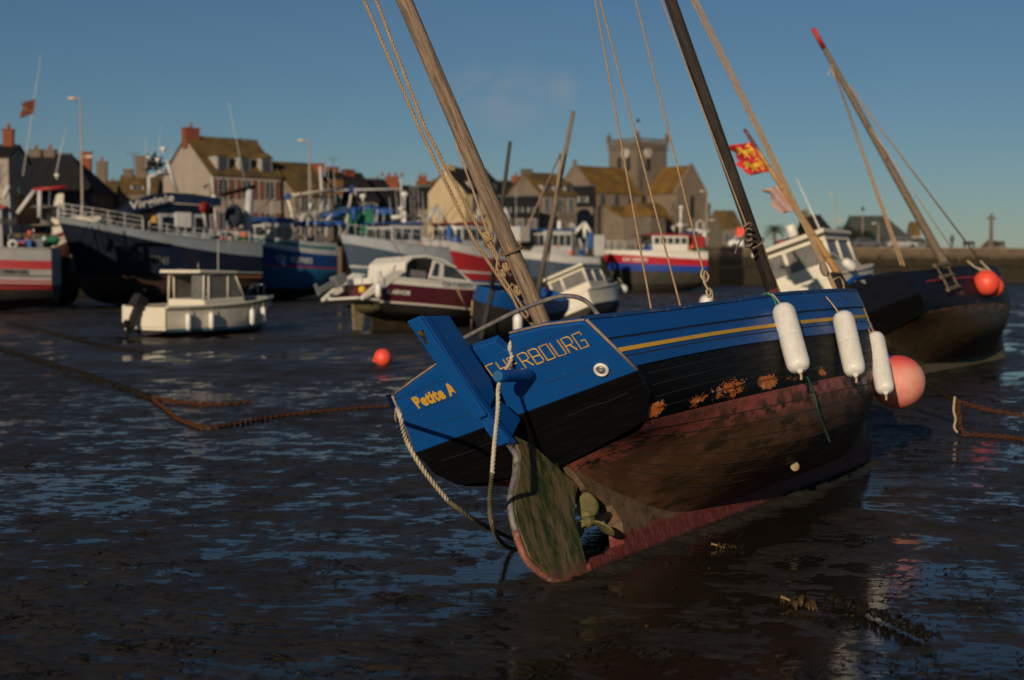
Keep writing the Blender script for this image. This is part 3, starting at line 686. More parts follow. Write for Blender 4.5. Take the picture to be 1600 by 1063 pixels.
mb = MB(); mb.rope(spline([wp(1258, 583, -1.20), wp(1270, 610, -1.16), wp(1278, 640, -1.12), wp(1288, 668, -1.0), wp(1296, 690, -.92)], 8), .010); mb.build('line', pmat('wet_green_line', (.008, .05, .03), (.02, .08, .05), 20, rough=.8), tl_)
# pink buoy at the bow
pb = thing('round_buoy', 'large faded pink round buoy hanging at the bow of the blue boat', 'buoy', Matrix.Translation(P(1403, 597, 15.6)))
m, t, ob, put = new_mat('faded_pink_buoy'); n1 = t.noise(t.mapping(ob, (1, 1, 1)), 3.5, 6, .65); zz = t.n('ShaderNodeSeparateXYZ', {0: ob}).outputs[2]
n9 = t.noise(t.mapping(ob, (1, 1, .5)), 14, 5, .65)
c = t.ramp(t.math('ADD', t.math('MULTIPLY', n1, .7), t.math('MULTIPLY', n9, .3)), [(.32, (.60, .13, .09)), (.48, (.64, .26, .19)), (.62, (.60, .32, .25))]); c = t.mix(t.step(zz, .14, .27), c, (.68, .075, .065)); c = t.mix(t.math('MULTIPLY', t.step(zz, -.12, -.28), .6), c, (.60, .09, .06))
put('Base Color', c); put('Roughness', .55); put('Subsurface Weight', .06)
mb = MB(); mb.ball((0, 0, 0), .293, 48); mb.build('body', m, pb)
mb = MB(); mb.lathe([(.07, .27), (.06, .31), (.045, .35), (.03, .36)], 20, Matrix.Rotation(R(-28), 4, 'Y') @ Matrix.Translation((0, 0, .0))); mb.build('eye', pmat('blue_moulded_eye', (.01, .03, .18), (.015, .05, .24), 6, rough=.5), pb)
# scallop shell and weed on the hull
mb = MB(); sc_ = MM @ BP(1242, 729, -.62)
# ================================================================== small shell left on the hull
sh_ = thing('scallop_shell', 'pale scallop shell stuck under the turn of the red bottom', 'shell', basis(sc_, (1, .3, .3), (0, .2, 1)))
mb.lathe([(.044, 0), (.040, .006), (.025, .010), (.001, .012)], 18); mb.build('valve', pmat('pale_shell', (.34, .27, .16), (.22, .16, .08), 30, rough=.8), sh_)
# ================================================================== working boats
def proj(w_):
    w_ = Vector(w_)-EYE; y = w_.y*math.cos(TH)-w_.z*math.sin(TH); z = w_.z*math.cos(TH)+w_.y*math.sin(TH)
    return 800+F*w_.x/y, 531.5-F*z/y
def work_loft(L, B, zb, zs, zw, bh=(.3, .3), rake=.8, dz=.0, full=1.0, mid=.5):
    s_ = [0, .12, .3, .5, .68, .82, .92, .97, 1.0]
    sh = [.86, .94, 1, 1, .93, .74, .48, .27, .03]; wl = [.82, .9, .98, .97, .80, .52, .24, .1, .02]; bi = [.5, .66, .78, .76, .54, .28, .1, .05, .02]
    kz = [.25, .12, 0, 0, 0, .05, .22, .45, .75]
    st = []
    for i, a in enumerate(s_):
        z5 = zs+(zb-zs)*a**2.3; b_ = bh[0]+(bh[1]-bh[0])*a; z4 = z5-b_; z2 = zw*(1+.12*a); z1 = z2*.42+kz[i]*zw*.5; z0 = kz[i]*zw
        z3 = z2+(z4-z2)*mid; h = B/2
        def px(z): return a*L+rake*max(0, z-z2)/(zb-z2)*a**5
        w3 = wl[i]+(sh[i]-wl[i])*mid**1.1; w4 = wl[i]+(sh[i]-wl[i])*.92
        st.append([(px(z0), .05, z0+dz), (px(z1), bi[i]*h, z1+dz), (px(z2), wl[i]*h, z2+dz), (px(z3), w3*h, z3+dz), (px(z4), w4*h, z4+dz), (px(z5), sh[i]*h, z5+dz)])
    return Loft(st)
def work_hull(root, lf, mats, bands, deckz=.35, deckm=None):
    mb = MB(); lf.shell(mb, bands, 40, 3)
    rows = []
    for v in np.linspace(0, lf.nv-1, 16):
        q = lf.pt(0, v, 1); rows.append([(q.x, q.y, q.z), (q.x, -q.y, q.z)])
    for i in range(15): mb.rows(rows[i:i+2], bands[min(int(np.linspace(0, lf.nv-1, 16)[i]), lf.nv-2)], False)
    h_ = mb.build('hull', mats, root)
    mb = MB(); rows = []
    for u in np.linspace(0, lf.nu-1, 24):
        q = lf.pt(u, lf.nv-1); rows.append([(q.x, -q.y*.95, q.z-deckz), (q.x, q.y*.95, q.z-deckz)])
    mb.rows(rows); mb.build('deck', deckm or GREY, root)
    mb = MB()
    for s_ in (-1, 1): mb.tube([lf.pt(u, lf.nv-1, s_, 0) for u in np.linspace(0, lf.nu-1, 40)], .045, 6)
    mb.build('gunwale', mats[bands[-1]], root)
    return h_
def find_u(lf, M, v, px, side=1):
    best = min(np.linspace(0, lf.nu-1, 160), key=lambda u: abs(proj(M @ lf.pt(u, v, side))[0]-px)); return best
def side_text(name, s, lf, M, par, px0, px1, v, hgt, mt, side=1, bold=.02, shear=0):
    a, b = lf.pt(find_u(lf, M, v, px0, side), v, side, .05), lf.pt(find_u(lf, M, v, px1, side), v, side, .05)
    u_ = find_u(lf, M, v, (px0+px1)/2, side); up = lf.pt(u_, v+.25, side)-lf.pt(u_, v-.25, side)
    mid_ = lf.pt(u_, v, side, .05); bow = (mid_-(a+b)/2)
    Mx = basis(a+bow*1.05-up.normalized()*hgt/2, b-a, up)
    return text_on(name, s, (b-a).length, Mx, mt, par, bold, shear, hgt)
def rail(root, lf, u0, u1, h, n, side=(1, -1), bars=2, r_=.022, mt=None, name='railing'):
    mb = MB()
    for s_ in side:
        us = np.linspace(u0, u1, n)
        for k in range(1, bars+1): mb.tube([lf.pt(u, lf.nv-1, s_)+Vector((0, 0, h*k/bars)) for u in np.linspace(u0, u1, n*3)], r_, 5)
        for u in us: q = lf.pt(u, lf.nv-1, s_); mb.tube([q, q+Vector((0, 0, h))], r_*1.15, 5)
    return mb.build(name, mt or WHITE2, root)
def wheelhouse(root, x0, x1, hw, z0, z1, mt, roofm, win=(3, 3), rk=.35, visor=.35, band=.42, zc=.62, roof_t=.10, name='wheelhouse', glass=None):
    """a cabin with raked front, overhanging roof and one mesh per window"""
    mb = MB(); h = z1-z0
    mb.prism([(x0, z0), (x1, z0), (x1-rk*.2, z0+h*.35), (x1-rk*.1+.05, z1), (x0+.05, z1)], -hw, hw)
    wh = mb.build(name, mt, root, recalc=True, bevel=.03)
    mb = MB(); mb.prism([(x0-.12, z1), (x1+visor, z1+.02), (x1+visor*1.05, z1+roof_t*.8), (x1-.1, z1+roof_t*1.6), (x0-.12, z1+roof_t*1.4)], -hw-.12, hw+.12); mb.build('roof', roofm, wh, recalc=True, bevel=.03)
    zc_ = z0+h*zc; wh_ = h*band; n, m_ = win
    for i in range(n):
        wd = (2*hw)/n; y = -hw+wd*(i+.5); mb = MB(); mb.box((x1-rk*.12+.03, y, zc_), (.05, wd*.82, wh_)); mb.build('window', glass or GLASS, wh)
    for s_ in (-1, 1):
        for i in range(m_):
            wd = (x1-x0-.2)/m_; mb = MB(); mb.box((x0+.1+wd*(i+.5), s_*hw, zc_), (wd*.78, .05, wh_)); mb.build('window', glass or GLASS, wh)
    return wh
def stick(name, a, b, r_, mt, par, r2=None, n=8):
    mb = MB(); mb.tube([Vector(a), Vector(b)], [r_, r2 if r2 is not None else r_], n); return mb.build(name, mt, par)
def dome(par, c, r_, name='radar_dome', sq=(1, 1, .75)):
    mb = MB(); mb.ball(c, r_, 18, sq=sq); mb.lathe([(r_*.35, -r_*1.4), (r_*.3, -r_*.5)], 10, Matrix.Translation(Vector(c))); return mb.build(name, WHITE, par)
def frame_bars(name, segs, r_, mt, par, n=6):
    mb = MB()
    for a, b in segs: mb.tube([a, b], r_, n)
    return mb.build(name, mt, par)
def quarter(px, Y, yaw, B, side=1, z=0.0):
    """origin (transom centre) of a boat whose visible stern quarter stands at pixel px, distance Y"""
    p = Vector((-math.cos(R(yaw)), math.sin(R(yaw)), 0))*side; q = P(px, 415, Y); q.z = z
    return q-p*B*.43
BOTB = pmat('brown_boot_top', (.050, .022, .013), (.030, .016, .010), 1.5, stretch=(1, 1, .4), rough=.6, fine=.3)
BOTK = pmat('black_bottom', (.010, .010, .010), (.022, .018, .012), 1.2, rough=.7, fine=.3)
MIDBLUE = pmat('mid_blue_hull', (.006, .045, .19), (.005, .036, .15), 1.5, rough=.4, fine=.15)
LTBLUE = pmat('turquoise_blue_bottom', (.006, .11, .24), (.005, .085, .19), 1.3, rough=.5, fine=.2)
STEELBLUE = pmat('steel_blue_hull', (.045, .075, .115), (.03, .055, .09), 1.5, rough=.5, fine=.25)
GREEN = pmat('green_netting', (.010, .12, .065), (.02, .18, .10), 30, rough=.9, bump=.5)
BLUETARP = pmat('blue_tarpaulin', (.008, .06, .22), (.012, .09, .30), 6, rough=.6, bump=.3)
TARP2 = pmat('grey_tarpaulin', (.14, .15, .16), (.08, .085, .09), 6, rough=.7, bump=.4)
MAROON = pmat('burgundy_gelcoat', (.085, .009, .016), (.07, .007, .013), 2.5, rough=.28)
BROWNH = pmat('rust_streaked_hull', (.035, .014, .010), (.07, .028, .014), 2.0, stretch=(1, 1, .35), rough=.6, fine=.3)
BONE = pmat('sun_bleached_white', (.66, .62, .50), (.58, .54, .43), 2.5, rough=.5, fine=.2)
SHADEGL = pmat('salted_grey_perspex', (.10, .10, .095), (.15, .145, .135), 4, rough=.25)
FLOAT_O = pmat('orange_float', (.55, .10, .03), (.45, .08, .03), 5, rough=.5)
def clutter(t_, lf, seed, z0, x0=.4, x1=6.5, hw=1.3, mast=None):
    """the working gear on deck: boxes, floats, nets, hoses, stays"""
    r_ = random.Random(seed)
    for i in range(7):
        mb = MB(); mb.box((r_.uniform(x0, x1), r_.uniform(-.2, 1)*hw, z0+r_.uniform(.1, .5)), (r_.uniform(.4, .8), r_.uniform(.35, .6), r_.uniform(.3, .7)), Matrix.Identity(4)); mb.build('fish_box', r_.choice((GREY, WHITE2, BLUETARP, YELLOW, RED, TARP2)), t_)
    for i in range(5):
        mb = MB(); mb.ball((r_.uniform(x0, x1), hw*r_.uniform(.5, 1.1), z0+r_.uniform(.3, .9)), r_.uniform(.12, .24), 12); mb.build('float', r_.choice((FLOAT_O, WHITE2, FLOAT_O, BLACK)), t_)
    for i in range(3):
        mb = MB(); c_ = Vector((r_.uniform(x0, x1*.5), r_.uniform(-.5, .8)*hw, z0+.2))
        for k in range(9): mb.ball(c_+Vector((r_.gauss(0, .3), r_.gauss(0, .25), abs(r_.gauss(.1, .2)))), r_.uniform(.15, .32), 8, sq=(1.2, 1, .6))
        mb.build('net_heap', r_.choice((GREEN, DARKIRON, TARP2, BLUETARP)), t_)
    for i in range(8):
        x = r_.uniform(x0, x1); y = r_.uniform(-1, 1)*hw; h_ = r_.uniform(1.0, 3.2); stick('pole', (x, y, z0), (x+r_.uniform(-.3, .3), y+r_.uniform(-.1, .1), z0+h_), r_.uniform(.025, .06), r_.choice((WHITE2, GREY, DARKIRON, CHROME)), t_)
    top = Vector(mast or (x1*.5, 0, z0+4.5)); mb = MB()
    for q in ((x0-.2, .9*hw, z0), (x0-.2, -.9*hw, z0), (x1+.8, 0, z0+.8), (x1*.6, hw, z0), (x1*.25, .2, z0+2.4), (x1*.8, -.1, z0+1.6)): mb.tube([top-Vector((0, 0, r_.uniform(0, 1.2))), Vector(q)], .018, 4)
    mb.build('rigging', DARKIRON, t_)
# ---- navy trawler, bow left
yaw = -130; M = frame(quarter(410, 82, yaw, 4.4), yaw)
t_ = thing('trawler', 'navy blue trawler with white bulwark and curved blue visor, beside the lamp post', 'trawler', M, 'fishing boats along the quay')
lf = work_loft(10.2, 4.4, 4.75, 3.55, 1.55, (.85, .28), 1.1, mid=.3)
work_hull(t_, lf, [BOTK, BOTB, NAVY, pmat('shaded_white_bulwark', (.16, .19, .215), (.21, .24, .265), 2, rough=.5, fine=.35)], [0, 1, 2, 2, 3])  # white bulwark, its cool shade put into the paint colour
mb = MB(); lf.strip(mb, 2.62, 2.74, .04, 0, 3.2, 1, 0); mb.build('stripe', WHITE2, t_)
mb = MB(); lf.strip(mb, 1.95, 2.08, .05, 0, 3.4, 1, 0); mb.build('stripe', pmat('orange_stripe', (.34, .15, .05), (.25, .10, .04), 3), t_)
side_text('registration', 'CH  22245', lf, M, t_, 208, 263, 3.25, .42, pmat('worn_pale_lettering', (.16, .17, .19), (.05, .055, .06), 6, rough=.7), bold=.0)
rail(t_, lf, 4.2, 8.0, .75, 8, bars=3)
rail(t_, lf, .8, 4.0, .55, 7, bars=2)
wh = wheelhouse(t_, 3.0, 6.2, 1.45, 3.1, 5.1, GREY, NAVY, (3, 3), visor=1.1, roof_t=.32, zc=.68, glass=pmat('black_glass', (.006, .007, .009), rough=.1))
h_ = [hit(M, x, y, (0, 1, 0), 1.62) for x, y in ((203, 327), (271, 313))]
text_on('name_lettering', 'Virginie', (h_[1]-h_[0]).length, basis(h_[0]-Vector((0, -.16, .16)), h_[1]-h_[0], (0, 0, 1)), WHITE, wh, bold=.02, shear=.1, height=.55)
pb_2 = [hit(M, x, y, (0, 1, 0), 1.68) for x, y in ((197, 334), (232, 326), (275, 317), (345, 322), (345, 310), (300, 303), (262, 301), (230, 306), (198, 317))]
mb = MB(); mb.prism([(p_.x, p_.z) for p_ in pb_2], 1.62, 1.74); mb.build('name_board', pmat('deep_blue_board', (.005, .012, .04), (.008, .018, .05), 3, rough=.4), wh, recalc=True)
hp = lambda x, y, d_=0.0: hit(M, x, y, (0, 1, 0), d_)
frame_bars('mast_frame', [(hp(233, 305), hp(233, 275)), (hp(233, 276), hp(252, 272)), (hp(276, 300), hp(260, 250)), (hp(262, 272), hp(246, 268))], .11, WHITE2, t_)
for x0, y0, x1, y1 in ((245, 262, 252, 195), (228, 270, 228, 215), (262, 262, 270, 225), (240, 265, 236, 232)): stick('antenna', hp(x0, y0), hp(x1, y1), .025, WHITE2, t_, .01)
dome(t_, hp(255, 233), .18); dome(t_, hp(232, 246), .13); dome(t_, hp(246, 250), .15)
frame_bars('aerial_cluster', [(hp(222+rnd.uniform(0, 34), 238+rnd.uniform(0, 32)), hp(226+rnd.uniform(0, 38), 234+rnd.uniform(0, 34))) for i_ in range(16)], .05, DARKIRON, t_)
frame_bars('gantry', [(hp(384, 378), hp(390, 297)), (hp(384, 378, -1.6), hp(392, 300, -1.6))], .22, WHITE2, t_)
frame_bars('gantry_beam', [(hp(345, 305), hp(398, 292)), (hp(388, 297), hp(388, 297, -1.6))], .12, DARKIRON, t_)
stick('whip_antenna', hp(383, 285), hp(357, 160), .035, WHITE2, t_, .012)
stick('post', hp(334, 310), hp(331, 275), .06, WHITE2, t_); dome(t_, hp(334, 308), .16, 'searchlight')
mb = MB(); q = hp(282, 344, 1.2); mb.box(q, (1.0, .8, .85)); mb.build('deck_box', WHITE2, t_, bevel=.05)
mb = MB(); q = hp(242, 341, 1.0); mb.box(q, (.45, .4, .55)); mb.build('fish_box', YELLOW, t_, bevel=.03)
frame_bars('awning_post', [(hp(338, 358, 1.5), hp(334, 318, 1.5)), (hp(322, 355, 1.6), hp(316, 318, 1.6))], .09, WHITE2, t_)
mb = MB(); mb.lathe([(.26, -.07), (.33, 0), (.26, .07), (.2, .0), (.26, -.07)], 20, basis(hp(320, 325, 1.75), (1, 0, 0), (0, 0, 1))); mb.build('lifebuoy', RED, t_)
mb = MB(); mb.ball(hp(366, 338, .5), .55, 18, sq=(1.0, .8, 1.3)); mb.build('net_roll', pmat('dark_blue_net', (.012, .02, .04), (.03, .04, .06), 20, rough=.9, bump=.6), t_)
clutter(t_, lf, 11, 3.1, .5, 2.8, 1.5)
# ---- white and red trawler cut by the left edge, stern right
yaw = -101; M = frame(quarter(80, 68, yaw, 4.6), yaw)
t_ = thing('trawler', 'white trawler with red bands and a round porthole, cut off by the left edge', 'trawler', M, 'fishing boats along the quay')
lf = work_loft(9.5, 4.6, 4.2, 3.0, 1.25, (.55, .5), .9, mid=.45)
WSH = pmat('dimmed_white_hull', (.22, .22, .215), (.28, .28, .275), 2.2, rough=.5, fine=.35)  # white hull greyed, the dim light at left put into its colour
work_hull(t_, lf, [BOTK, RED, WSH], [0, 0, 2, 2, 2])
for a_, b_, mt in ((2.0, 2.12, RED), (2.28, 2.42, RED), (2.75, 2.86, BLACK), (3.35, 3.95, RED), (1.72, 1.86, RED)):
    mb = MB(); lf.strip(mb, a_, b_, .03, .0, 7.0, 1, 0, 40); mb.build('stripe', mt, t_)
hp = lambda x, y, d_=2.0: hit(M, x, y, (0, 1, 0), d_)
side_text('port_name', 'UX CHERBOURG', lf, M, t_, -14, 46, 3.14, .23, BLACK, bold=.03)
mb = MB(); Mx = basis(hp(20, 382, 2.16), (-1, 0, 0), (0, 0, 1)); mb.lathe([(.23, -.05), (.24, .03), (.15, .05)], 22, Mx); po = mb.build('porthole', WHITE2, t_)
mb = MB(); mb.lathe([(.14, .04), (.10, .058), (.01, .06)], 20, Mx); mb.build('port_glass', BLACK, po)
wh = wheelhouse(t_, 2.2, 6.0, 1.7, 2.7, 4.9, WSH, RED, (3, 3), visor=.4)
text_on('name_lettering', 'ESIME', .95, basis(hp(-6, 350, 1.76), (-1, 0, 0), (0, 0, 1)), BLACK, wh, bold=.03, height=.26)
frame_bars('gallows', [(hp(27, 334, 1.0), hp(54, 298, 1.0)), (hp(62, 340, 1.2), hp(62, 298, 1.2)), (hp(5, 310, 1.0), hp(14, 290, 1.0))], .12, WHITE2, t_)
frame_bars('gallows_beam', [(hp(52, 297, 1.0), hp(104, 292, 1.0))], .10, RED, t_)
mb = MB(); mb.lathe([(.55, -.5), (.75, -.42), (.3, -.38), (.3, .38), (.75, .42), (.55, .5)], 22, basis(hp(70, 338, .6), (1, 0, 0), (0, 1, 0))); mb.build('winch_drum', pmat('grey_drum', (.15, .14, .12), (.10, .09, .07), 4, rough=.7, fine=.3), t_)
frame_bars('net_stack', [(hp(32+6*i, 350, .8), hp(30+7*i, 305+6*(i % 3), .8)) for i in range(5)], .20, DARKIRON, t_)
stick('antenna', hp(36, 275, .5), hp(64, 85, .5), .035, WHITE2, t_, .012)
stick('whip_antenna', hp(88, 270, .5), hp(103, 198, .5), .04, WHITE2, t_, .012)
dome(t_, hp(89, 274, .5), .13, 'searchlight')
# flag on that aerial, its shade put into a darker cloth colour
fl = thing('flag', 'shade-darkened red and yellow flag flying from an aerial, far left', 'flag')
def flag_mesh(a, dx, dz, n=18, m=12, wob=.06, droop=.0, rag=0):
    """rows of cloth from the hoist point a; dx along the fly, dz down the hoist"""
    rows = []
    for i in range(m+1):
        r = []
        for j in range(n+1):
            u, v = j/n, i/m; e = rag*(math.sin(9*v+2)+.6*math.sin(23*v))*u**6
            q = Vector(a)+Vector(dx)*(u*(1+e))+Vector(dz)*v; q += Vector((0, 1, 0))*wob*math.sin(7*u+2.2*v)*(.3+u); q.z -= droop*u*u*(1+.3*math.sin(5*u)); r.append(q)
        rows.append(r)
    return rows
m, t, ob, put = new_mat('norman_flag_cloth'); gen = t.n('ShaderNodeUVMap').outputs[0]
u_ = t.n('ShaderNodeSeparateXYZ', {0: gen}); U, V = u_.outputs[0], u_.outputs[1]
def gold(shapes):
    o_ = None
    for cx, cy, rx, ry, an in shapes:
        x_ = t.math('SUBTRACT', U, cx); y_ = t.math('SUBTRACT', V, cy)
        a = t.math('DIVIDE', t.math('ADD', t.math('MULTIPLY', x_, math.cos(an)), t.math('MULTIPLY', y_, math.sin(an))), rx)
        b = t.math('DIVIDE', t.math('SUBTRACT', t.math('MULTIPLY', y_, math.cos(an)), t.math('MULTIPLY', x_, math.sin(an))), ry)
        k = t.step(t.math('ADD', t.math('MULTIPLY', a, a), t.math('MULTIPLY', b, b)), 1.12, .9); o_ = k if o_ is None else t.math('MAXIMUM', o_, k)
    return o_
beast = []
for oy in (.26, .72): beast += [(.46, oy, .26, .065, .12), (.74, oy-.07, .09, .09, 0), (.66, oy+.12, .03, .10, -.5), (.56, oy+.13, .03, .10, .3), (.34, oy+.12, .03, .11, .2), (.24, oy+.11, .03, .10, -.3), (.20, oy-.08, .035, .12, .6), (.30, oy-.17, .12, .03, .3), (.82, oy+.03, .07, .03, .3)]
c = t.mix(gold(beast), (.50, .022, .030), (.66, .42, .03)); put('Base Color', c); put('Roughness', .8); FLAGM = m
def flag_obj(name, rows, mt, par):
    mb = MB(); mb.rows(rows); o = mb.build(name, mt, par); n, m_ = len(rows[0]), len(rows); uv = o.data.uv_layers.new(name='UVMap')
    for lp in o.data.loops: uv.data[lp.index].uv = ((lp.vertex_index % n)/(n-1), (lp.vertex_index//n)/(m_-1))
    s = o.modifiers.new('cloth', 'SOLIDIFY'); s.thickness = .004; return o
a = P(56, 154, 67.6); flag_obj('cloth', flag_mesh(a, P(34, 160, 67.6)-a, P(52, 178, 67.6)-a, wob=.10, droop=.08, rag=.06), pmat('shaded_flag_cloth', (.10, .018, .024), (.14, .075, .02), 3.2, rough=.85, thr=(.5, .62)), fl)
clutter(t_, lf, 17, 2.9, .3, 4, 1.4)
# ---- maroon boat with a white flared bow behind it, bow right
yaw = 68; M = frame(quarter(52, 78, yaw, 4.2, -1), yaw)
t_ = thing('trawler', 'rust brown trawler with a white and red flared bow, behind the white trawler', 'trawler', M, 'fishing boats along the quay')
lf = work_loft(2.6, 3.8, 4.6, 3.4, 1.4, (.35, .35), 1.0, mid=.5)
work_hull(t_, lf, [BOTK, BROWNH, RED, BONE], [0, 1, 1, 1, 3])
hp = lambda x, y, d_=-.8: hit(M, x, y, (0, 1, 0), d_)
mb = MB(); mb.prism([(1.2, 3.9), (2.6, 4.35), (3.7, 4.75), (3.75, 4.95), (2.2, 4.95), (1.2, 4.7)], -1.0, 1.0); mb.build('bow_shield', BONE, t_, recalc=True, bevel=.05)
mb = MB(); mb.prism([(1.6, 3.7), (2.4, 3.9), (3.5, 4.7), (2.4, 4.35), (1.6, 4.2)], -.95, .95); mb.build('bow_flare', RED, t_, recalc=True)
mb = MB(); mb.prism([(.9, 4.6), (1.7, 4.6), (1.75, 6.2), (1.45, 6.2), (1.3, 5.6), (.9, 5.2)], -.9, .9); mb.build('gantry_leg', BONE, t_, recalc=True, bevel=.04)
mb = MB(); mb.box((1.25, -1.0, 5.2), (.5, .3, .6)); mb.build('gantry_opening', BLACK, t_)
mb = MB(); q = hit(M, 123, 412, (0, 1, 0), -1.75); mb.box(q, (.9, .06, .95)); mb.build('hull_plate', pmat('pale_plate', (.22, .19, .14), (.16, .11, .06), 5, rough=.6), t_)
# ---- blue trawler, bow left
yaw = -136; M = frame(quarter(527, 92, yaw, 4.4), yaw)
t_ = thing('trawler', 'blue trawler with turquoise bottom, red line and a wide white gantry', 'trawler', M, 'fishing boats along the quay')
lf = work_loft(7.6, 4.4, 4.35, 3.6, 1.75, (.75, .55), .9, mid=.28)
work_hull(t_, lf, [BOTK, LTBLUE, MIDBLUE, WHITE2], [0, 1, 1, 2, 3])
mb = MB(); lf.strip(mb, 2.72, 2.98, .04, 0, 8, 1); mb.build('stripe', RED, t_)
mb = MB(); lf.strip(mb, 4.42, 4.66, .03, .4, 7, 1); mb.build('stripe', pmat('green_stripe', (.02, .16, .17), rough=.5), t_)
side_text('registration_letters', 'CH', lf, M, t_, 431, 446, 3.45, .36, WHITE2, bold=.015); side_text('registration_number', '829082', lf, M, t_, 453, 487, 3.45, .36, WHITE2, bold=.015)
hp = lambda x, y, d_=0.0: hit(M, x, y, (0, 1, 0), d_)
wheelhouse(t_, 3.0, 5.4, 1.3, 3.2, 4.9, WHITE2, BLUETARP, (3, 3), visor=.6, roof_t=.2)
frame_bars('gantry', [(hp(461, 350, 1.5), hp(450, 312, 1.5)), (hp(538, 366, -1), hp(549, 300, -1)), (hp(450, 306, 1.5), hp(550, 293, -1)), (hp(455, 338, 1.5), hp(545, 326, -1))], .09, BONE, t_)
frame_bars('gantry_sleeve', [(hp(449, 312, 1.5), hp(450, 303, 1.5)), (hp(548, 303, -1), hp(550, 291, -1)), (hp(553, 345, -1), hp(553, 325, -1))], .2, BLUETARP, t_)
for x, y, r_ in ((472, 338, .3), (486, 336, .32), (487, 322, .22)): dome(t_, hp(x, y), r_)
frame_bars('mast', [(hp(497, 342), hp(505, 308)), (hp(505, 335), hp(500, 260)), (hp(510, 345), hp(520, 335))], .10, WHITE2, t_)
for x0, y0, x1, y1 in ((515, 330, 512, 250), (488, 320, 484, 255), (524, 320, 522, 262), (568, 335, 568, 310)): stick('antenna', hp(x0, y0), hp(x1, y1), .03, WHITE2, t_, .012)
dome(t_, hp(567, 307, -1), .22)
mb = MB()
for x in (462, 478, 495, 512, 530): mb.ball(hp(x, 350, .6), .38, 12, sq=(1.4, 1, .6))
mb.build('tarpaulin', BLUETARP, t_)
mb = MB(); mb.ball(hp(408, 362, 1.2), .22, 14); mb.build('bow_fender', BLACK, t_); mb = MB(); mb.ball(hp(419, 363, 1.2), .24, 14); mb.build('bow_fender', WHITE2, t_)
clutter(t_, lf, 13, 3.3, .4, 6.0, 1.4)
# ---- gear of a boat moored behind: net drum
t_ = thing('net_drum', 'green net wound on a drum under blue tarpaulin, right of the wide gantry', 'net drum', place(P(566, 352, 99)))
mb = MB(); mb.lathe([(.4, -1.1), (1.0, -1.0), (.95, .0), (1.0, 1.0), (.4, 1.1)], 20, Matrix.Rotation(R(70), 4, 'Y')); mb.build('net', GREEN, t_)
mb = MB(); mb.lathe([(1.15, -.06), (1.15, .06)], 22, Matrix.Translation((1.2, 0, -.3)) @ Matrix.Rotation(R(70), 4, 'Y')); mb.build('flange', GREY, t_)
mb = MB()
for x, z in ((-2.2, .7), (-1.0, 1.0), (.4, 1.1), (1.6, .9), (2.4, -.6), (2.0, -1.2)): mb.ball((x, .1, z), .75, 12, sq=(1.1, .8, .42))
mb.build('tarpaulin', BLUETARP, t_)
mb = MB()
for x, z in ((-1.5, -1.2), (0, -1.35), (1.3, -1.3), (2.6, -1.9)): mb.ball((x, -.3, z), .5, 12, sq=(1.3, 1, .6))
mb.build('net_heap', DARKIRON, t_)
frame_bars('frame', [((-2.6, 0, -2.2), (-2.4, 0, 1.4)), ((2.4, 0, 0.2), (3.4, 0, -1.4)), ((-2.4, 0, 2.4), (2.6, 0, 2.5)), ((2.8, 0, -2), (2.7, 0, 3.2))], .07, WHITE2, t_)
for x, z in ((1.6, -1.0), (2.9, -.2)): mb = MB(); mb.ball((x, -.7, z), .3, 12); mb.build('float', WHITE2, t_)
# ---- grey trawler, bow left
yaw = -132; M = frame(quarter(714, 97, yaw, 4.2), yaw)
t_ = thing('trawler', 'grey and steel blue trawler with many stanchions and an A shaped mast', 'trawler', M, 'fishing boats along the quay')
lf = work_loft(7.4, 4.2, 4.2, 3.4, 1.3, (1.05, .55), 1.0, mid=.5)
work_hull(t_, lf, [BOTK, STEELBLUE, GREY, WHITE2], [0, 1, 1, 1, 2])
mb = MB(); lf.strip(mb, 2.6, 2.72, .04, 0, 8, 1); mb.build('stripe', WHITE2, t_)
hp = lambda x, y, d_=0.0: hit(M, x, y, (0, 1, 0), d_)
wheelhouse(t_, 2.6, 5.2, 1.3, 3.2, 4.9, WHITE2, BLUETARP, (3, 3), visor=.5)
rail(t_, lf, .3, 7.2, .7, 10, bars=1)
frame_bars('mast', [(hp(632, 365), hp(632, 330)), (hp(612, 340), hp(640, 338)), (hp(608, 352), hp(655, 348)), (hp(640, 362), hp(655, 345))], .13, WHITE, t_)
frame_bars('a_frame', [(hp(667, 345), hp(683, 321)), (hp(683, 321), hp(697, 348)), (hp(683, 322), hp(684, 345))], .11, WHITE2, t_)
dome(t_, hp(632, 304), .26); dome(t_, hp(627, 326), .24, sq=(1.2, 1, .5))
stick('mast_pole', hp(632, 340), hp(632, 306), .05, WHITE2, t_)
for x0, y0, x1, y1 in ((643, 345, 641, 290), (648, 345, 646, 275), (612, 345, 608, 308), (662, 340, 660, 300), (676, 335, 678, 300), (695, 330, 692, 290), (622, 340, 618, 298), (655, 335, 652, 288)): stick('antenna', hp(x0, y0), hp(x1, y1), .03, WHITE2, t_, .012)
mb = MB(); mb.lathe([(.28, 0), (.28, 1.0)], 14, Matrix.Translation(hp(709, 370, .8))); mb.build('vent_pipe', WHITE, t_)
mb = MB(); mb.ball(hp(711, 377, 1.2), .5, 14, sq=(1, 1, .7)); mb.ball(hp(702, 368, 1.0), .45, 12, sq=(.6, .6, 1.6)); mb.build('tarpaulin', BLUETARP, t_)
clutter(t_, lf, 14, 3.1, .3, 6, 1.4)
